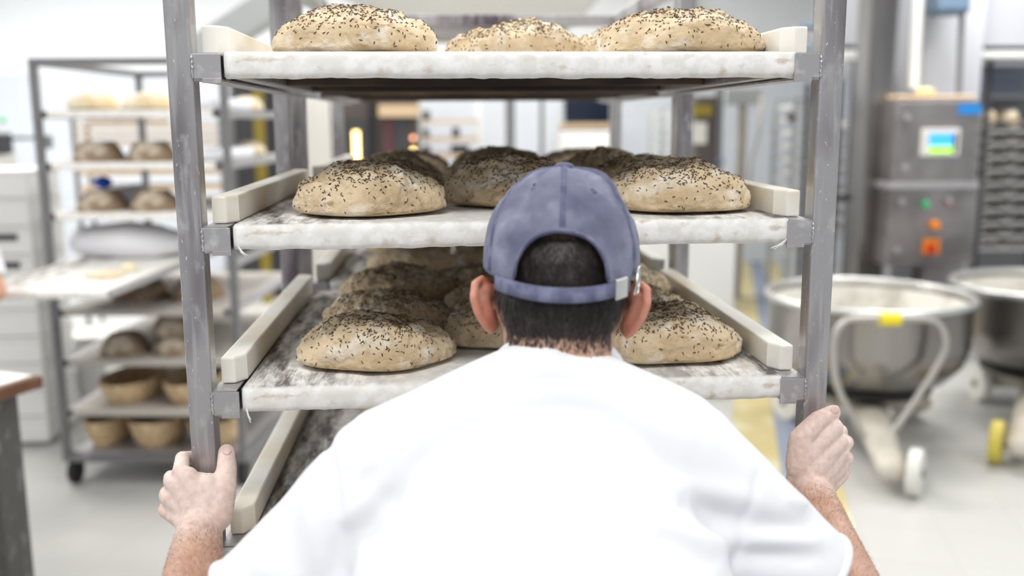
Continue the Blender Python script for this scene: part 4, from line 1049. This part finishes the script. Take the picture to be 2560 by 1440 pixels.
c1 = at(2171, 738, 3.40); zr = c1.z; R1 = 261*(4.56)/FPX*0.985
zb2 = 0.285
t = mixing_bowl('steel dough bowl on wheels with yellow taped handle, right of the rack', (c1.x, c1.y), R1, zr, zb2, None)
o3 = Vector((c1.x, c1.y, 0))
def base(t, c, arms, wms):
    for (ang, L_, wang), wm in zip(arms, wms):
        d = V(math.cos(ang), math.sin(ang), 0); s = V(-d.y, d.x, 0)
        bm = bmesh.new()
        loft(bm, [(V(0, 0, 0.165), s, V(0, 0, 1), 0.10, 0.06), (d*L_*0.5+V(0, 0, 0.15), s, V(0, 0, 1), 0.08, 0.055), (d*L_+V(0, 0, 0.11), s, V(0, 0, 1), 0.06, 0.05), (d*(L_+0.05)+V(0, 0, 0.105), s, V(0, 0, 1), 0.03, 0.03)], 24)
        a = ob('base_arm', bm, M['cast'], t, smooth=True)
        wd = V(math.cos(wang), math.sin(wang), 0)
        wc = d*(L_-0.04)+wd*0.10+V(0, 0, 0.1)
        bm = bmesh.new(); tube(bm, [wc-wd*0.028, wc-wd*0.022, wc+wd*0.022, wc+wd*0.028], [0.088, 0.1, 0.1, 0.088], 40); w1 = ob('wheel', bm, M[wm], t, smooth=False)
        bm = bmesh.new(); cyl(bm, wc-wd*0.08, wc+wd*0.036, 0.02); ob('hub', bm, M['rackgrey'], w1)
    bm = lathe(bmesh.new(), [(0, 0.19), (0.17, 0.19), (0.2, 0.2), (0.2, 0.23), (0, 0.23)], 48); ob('base_plate', bm, M['cast'], t)
M['cast'] = mat('cast_base_paint', (206, 200, 188), 0.55, 0, [((180, 168, 148), (6, 6, 6), 0.45, 0.7, 4)])
pw = cdepth(2232, 1232, 0.03)-o3; an = math.atan2(pw.y, pw.x)
base(t, o3, [(an, math.hypot(pw.x, pw.y)-0.06, an+1.25), (an+2.1, 0.36, an+3.3), (an-2.1, 0.36, an-0.9)], ['offwhite']*3)
yh = c1.y-R1-0.07
hp = [(2088, 960), (2082, 868), (2090, 826), (2116, 798), (2160, 796), (2325, 796), (2352, 812), (2366, 850), (2358, 890), (2300, 985), (2206, 1118), (2176, 1122), (2130, 1040), (2088, 960)]
pts = []
for i, (x, y_) in enumerate(hp[:-1]):
    f = max(0, min(1, (y_-800)/320)); pts.append(at(x, y_, yh+0.02+0.0*f))
for i in range(2):
    pts = [p for a, b in zip(pts, pts[1:]+pts[:1]) for p in (a*0.75+b*0.25, a*0.25+b*0.75)]
bm = bmesh.new(); tube(bm, pts, 0.0155, 12, closed=True, ref=(0, 1, 0.01)); h_ = ob('handle', bm, M['handlesteel'], t, smooth=True, world=True)
a, b = at(2200, 797, yh+0.02), at(2248, 797, yh+0.02)
bm = bmesh.new(); tube(bm, [a, b], 0.031, 16); ob('yellow_tape', bm, M['yellow'], h_, smooth=False, world=True)
q = at(2190, 1105, yh+0.03); bm = bmesh.new(); cyl(bm, q, q+V(0, 0.3, 0.0), 0.03); ob('handle_pivot', bm, M['rackgrey'], t, world=True)
def dough_in(label, c, R, z):
    bm = bmesh.new(); n = 48
    rings = []
    for k in range(14):
        r = R*k/13
        rings.append([bm.verts.new((r*math.cos(2*PI*i/n), r*math.sin(2*PI*i/n), 0.06*(1-(k/13)**2)+0.035*fn((r*math.cos(2*PI*i/n), r*math.sin(2*PI*i/n), 0), 6, 3, 4)*(1-(k/13)**4)+0.06)) for i in range(n)])
    for k in range(13): bridge(bm, rings[k], rings[k+1])
    bot = [bm.verts.new((R*0.97*math.cos(2*PI*i/n), R*0.97*math.sin(2*PI*i/n), -0.03)) for i in range(n)]
    bridge(bm, rings[-1], bot); bm.faces.new(bot)
    o = ob('dough_batch', bm, M['flourdough'], smooth=True); o.location = (c[0], c[1], z); prop(o, label, 'dough')
dough_in('floury dough filling the bowl with the yellow taped handle', (c1.x, c1.y), R1*0.955, zr-0.24)
c2 = at(2630, 720, 3.62); c2.z = zr
t = mixing_bowl('darker dough bowl cut off by the right picture edge', (c2.x, c2.y), R1, at(2500, 714, 3.62).z, zb2, None)
pw = cdepth(2462, 1098, 0.10)-Vector((c2.x, c2.y, 0)); an = math.atan2(pw.y, pw.x)+0.15
base(t, None, [(an, math.hypot(pw.x, pw.y)+0.04, an-PI/2), (an+2.1, 0.30, an+1.0), (an-2.0, 0.30, an-0.9)], ['yellowwheel', 'offwhite', 'offwhite'])
dough_in('floury dough in the bowl at the right picture edge', (c2.x, c2.y), R1*0.955, at(2500, 714, 3.62).z-0.20)

# control cabinet on its stand
yc = 4.55
t = thing('control_cabinet', 'steel control cabinet with touch screen and orange switches', 'control cabinet', (at(2230, 700, yc).x, yc, 0))
u = fbox('upper_box', 2238, 252, 2450, 456, yc, 0.3, 'steel2', t, 0.008)
l_ = fbox('lower_box', 2222, 470, 2440, 664, yc+0.02, 0.3, 'steel2', t, 0.008)
fbox('ledge', 2228, 456, 2448, 472, yc-0.02, 0.32, 'rail', t, 0.003)
fbox('stand_column', 2300, 664, 2400, 900, yc+0.1, 0.15, 'steel2', t, zmin=0)
sc_ = fbox('screen_bezel', 2304, 322, 2400, 390, yc-0.02, 0.02, 'offwhite', u, 0.005)
fbox('screen_upper', 2323, 334, 2382, 364, yc-0.022, 0.003, 'screenblue', u); fbox('screen_lower', 2323, 364, 2382, 382, yc-0.022, 0.003, 'screengreen', u); fbox('screen_side', 2383, 334, 2392, 382, yc-0.022, 0.003, 'darkglass', u)
fbox('blue_label', 2397, 260, 2454, 286, yc-0.003, 0.003, 'label', u)
for px, py in ((2268, 293), (2262, 418)): 
    q = at(px, py, yc); bm = bmesh.new(); cyl(bm, q-V(0, 0.012, 0), q, 0.02); ob('lock', bm, M['rail'], u, world=True)
for px, py in ((2254, 503), (2243, 625)):
    q = at(px, py, yc+0.02); bm = bmesh.new(); cyl(bm, q-V(0, 0.012, 0), q, 0.02); ob('lock', bm, M['rail'], l_, world=True)
for px, py, m, r in ((2310, 510, 'green', 0.021), (2367, 508, 'red', 0.013), (2367, 502, 'rail', 0.02), (2334, 562, 'orange', 0.028)):
    q = at(px, py, yc+0.02); bm = bmesh.new(); tube(bm, [q, q-V(0, 0.03, 0), q-V(0, 0.045, 0)], [r, r, r*0.8], 24); ob('push_button', bm, M[m], l_, world=True)
s_ = fbox('switch_plate', 2309, 598, 2350, 636, yc+0.005, 0.015, 'orange', l_, 0.003); fbox('main_switch', 2321, 612, 2340, 634, yc-0.02, 0.025, 'red', l_, 0.004)
ob('dust_cover', B((at(2245, 248, yc+0.05).x, yc+0.05, at(2245, 248, yc+0.05).z), (at(2440, 248, yc+0.05).x, yc+0.27, at(2245, 238, yc+0.05).z)), M['woodpale'], t, world=True, bevel=0.01)
q = at(2318, 244, yc+0.12); o = ob('cleaning_sponge', ball(bmesh.new(), (0, 0, 0.02), (0.06, 0.05, 0.03)), M['stripe'], smooth=True, origin=None); o.location = (q.x, yc+0.15, at(2245, 238, yc+0.05).z); prop(o, 'small yellow sponge lying on top of the control cabinet', 'sponge')
# columns, pipe, motor
fbox('steel_column', 2168, -300, 2236, 700, 4.75, 0.2, 'steel', label='broad stainless column left of the control cabinet', cat='column', zmin=0, bevel=0.01)
fbox('machine_side', 2256, -300, 2452, 700, 5.0, 0.5, 'greypanel', label='pale grey machine housing behind the control cabinet', cat='machine', zmin=0, bevel=0.01)
a = at(2282, 222, 4.93); bm = bmesh.new(); cyl(bm, a, (a.x, a.y, ZC-0.002), 0.036); o = ob('drain_pipe', bm, M['white'], smooth=False); prop(o, 'white vertical pipe above the control cabinet', 'pipe')
t = thing('drive_motor', 'blue grey motor with thin shaft above the control cabinet', 'motor', tuple(at(2390, 30, 4.8)))
fbox('motor_body', 2350, -90, 2434, 34, 4.7, 0.2, 'motor', t, 0.03); a, b = at(2405, 30, 4.8), at(2397, 236, 4.8); bm = bmesh.new(); cyl(bm, a, b, 0.018); ob('shaft', bm, M['rackgrey'], t, world=True)
# racks of wavy baguette trays in their housing
def wavy_tray(label, x0, x1, y0, y1, z, wl, amp, group):
    bm = bmesh.new(); n = max(16, int((x1-x0)/wl*14)); top = []; bot = []
    for i in range(n+1):
        x = x0+(x1-x0)*i/n; h = amp*abs(math.sin(PI*(x-x0)/wl))
        top.append([bm.verts.new((x, yy_, z+h)) for yy_ in (y0, y1)]); bot.append([bm.verts.new((x, yy_, z+h-0.006)) for yy_ in (y0, y1)])
    for i in range(n):
        bm.faces.new((top[i][0], top[i+1][0], top[i+1][1], top[i][1])); bm.faces.new((bot[i][0], bot[i][1], bot[i+1][1], bot[i+1][0]))
        bm.faces.new((top[i][0], bot[i][0], bot[i+1][0], top[i+1][0])); bm.faces.new((top[i][1], top[i+1][1], bot[i+1][1], bot[i][1]))
    bm.faces.new((top[0][0], top[0][1], bot[0][1], bot[0][0])); bm.faces.new((top[-1][0], bot[-1][0], bot[-1][1], top[-1][1]))
    box(bm, (x0, y0-0.012, z-0.022), (x1, y0, z-0.004)); box(bm, (x0, y1, z-0.022), (x1, y1+0.012, z-0.004))
    o = ob('baguette_tray', bm, M['traysteel'], smooth=False, origin=(x0, y0, z)); prop(o, label, 'tray', group); return o
ordn = ['topmost', 'second', 'third', 'fourth', 'fifth', 'sixth', 'seventh', 'eighth', 'ninth', 'tenth']
yt = 5.35
t = thing('tray_rack', 'rack of wavy baguette trays at the right picture edge', 'rack', (at(2454, 400, yt).x, yt-0.03, 0))
xa, xb = at(2456, 450, yt).x, at(2720, 450, yt).x
ztop = at(2500, 152, yt).z
for x in (xa-0.032, xb+0.002):
    for y_ in (yt-0.03, yt+0.56): ob('post', B((x, y_, 0), (x+0.03, y_+0.03, ztop)), M['darkgrey'], t, world=True)
fbox('inner_screen', 2458, 180, 2552, 236, 5.75, 0.03, 'bluegrey', t); fbox('inner_shelf', 2458, 236, 2700, 246, 5.36, 0.5, 'rackgrey', t)
ob('back_panel', B((xa-0.03, yt+0.60, 0), (xb+0.03, yt+0.62, ztop)), M['rackgrey'], t, world=True)
for i in range(10):
    z = at(2480, 322+33*i, yt).z
    wavy_tray(f'{ordn[i]} wavy baguette tray in the rack at the right edge', xa, xb, yt, yt+0.55, z, 0.105*1.9, 0.058, 'wavy trays at the right edge')
for px, lb in ((2478, 'left pale dough stick on the topmost right edge tray'), (2535, 'right pale dough stick on the topmost right edge tray')):
    q = at(px, 290, yt+0.05); bm = bmesh.new(); tube(bm, [(0, 0, 0), (0, 0.4, 0)], 0.048, 18, domed=True); o = ob('dough_stick', bm, M['paledough'], smooth=True); o.location = (q.x, yt+0.08, at(2480, 322, yt).z+0.082); prop(o, lb, 'bread dough', 'dough sticks on the right edge tray')
t = thing('proofer_housing', 'pale proofer housing above the wavy tray racks at right', 'machine', (at(2452, 100, 5.2).x, 5.2, at(2452, 150, 5.2).z))
fbox('upper_panel', 2452, -330, 2760, 114, 5.2, 0.5, 'greypanel', t); fbox('dark_slot', 2452, 114, 2760, 127, 5.25, 0.4, 'black', t); fbox('white_bar', 2446, 127, 2760, 145, 5.17, 0.45, 'white', t, 0.01)
fbox('left_panel', 2100, -330, 2166, 112, 5.2, 0.4, 'greypanel', t); fbox('left_slot', 2100, 112, 2166, 124, 5.25, 0.3, 'black', t); fbox('left_bar', 2100, 124, 2166, 150, 5.17, 0.35, 'white', t, 0.01)
t = thing('tray_rack', 'rack of wavy trays between the right front post and the steel column', 'rack', (at(2086, 400, yt).x, yt-0.03, 0))
xa, xb = at(2092, 450, yt).x, at(2148, 450, yt).x
for x in (xa-0.032, xb+0.002):
    for y_ in (yt-0.03, yt+0.56): ob('post', B((x, y_, 0), (x+0.03, y_+0.03, at(2100, 200, yt).z)), M['darkgrey'], t, world=True)
for i in range(9):
    z = at(2100, 322+33*i, yt).z
    wavy_tray(f'{ordn[i]} wavy tray beside the right front post', xa, xb, yt, yt+0.55, z, 0.105*1.9, 0.045, 'wavy trays beside the right front post')
bm = bmesh.new(); tube(bm, [at(2150, 350, 5.0), at(2152, 420, 5.0), at(2148, 470, 5.0), at(2135, 488, 5.0), at(2095, 496, 5.0)], 0.022, 10); o = ob('black_hose', bm, M['black'], smooth=True); prop(o, 'black bent hose in front of the wavy trays left of the column', 'hose')
fbox('door_jamb', 2136, 150, 2160, 690, 5.05, 0.12, 'darkgrey', label='dark narrow upright frame left of the broad steel column', cat='post', zmin=0)
slim = far_rack('slim trolley of white trays left of the right front post', 1978, 2034, 246, 6.6, [262, 294, 328, 362, 396, 430, 470, 510, 550, 590, 630, ], 0.5, 'offwhite', '{} white tray from the top of the slim trolley', 'trays of the slim trolley', m='greygreen')
q = at(1976, 293, 6.57); ob('red_knob', ball(bmesh.new(), q, 0.035), M['ovenred'], slim, smooth=True, world=True)
fbox('yellow_note', 1742, 24, 1766, 42, 9.17, 0.02, 'yellow', label='small yellow sign on the back wall above the right loaf', cat='sign')
fbox('wall_conduit', 1692, -20, 1736, 240, 9.1, 0.1, 'greygreen', label='pale vertical duct on the back wall behind the top board', cat='duct')
t = thing('cable_coil', 'dark coiled cable bundle hanging behind the right front post', 'cable', tuple(at(2022, 70, 4.9)))
bm = bmesh.new()
q = at(2022, 92, 4.9); tube(bm, [q+V(0.085*math.cos(i*0.4), 0.01*math.sin(i*0.9)+0.004*i/3, 0.07*math.sin(i*0.4)) for i in range(48)], 0.016, 8); ob('coil', bm, M['motor'], t, smooth=True, world=True)
bm = bmesh.new(); tube(bm, [q+V(0.05, 0, 0.06), at(2050, -200, 4.9)], 0.012, 8); ob('feed_cable', bm, M['black'], t, smooth=True, world=True)
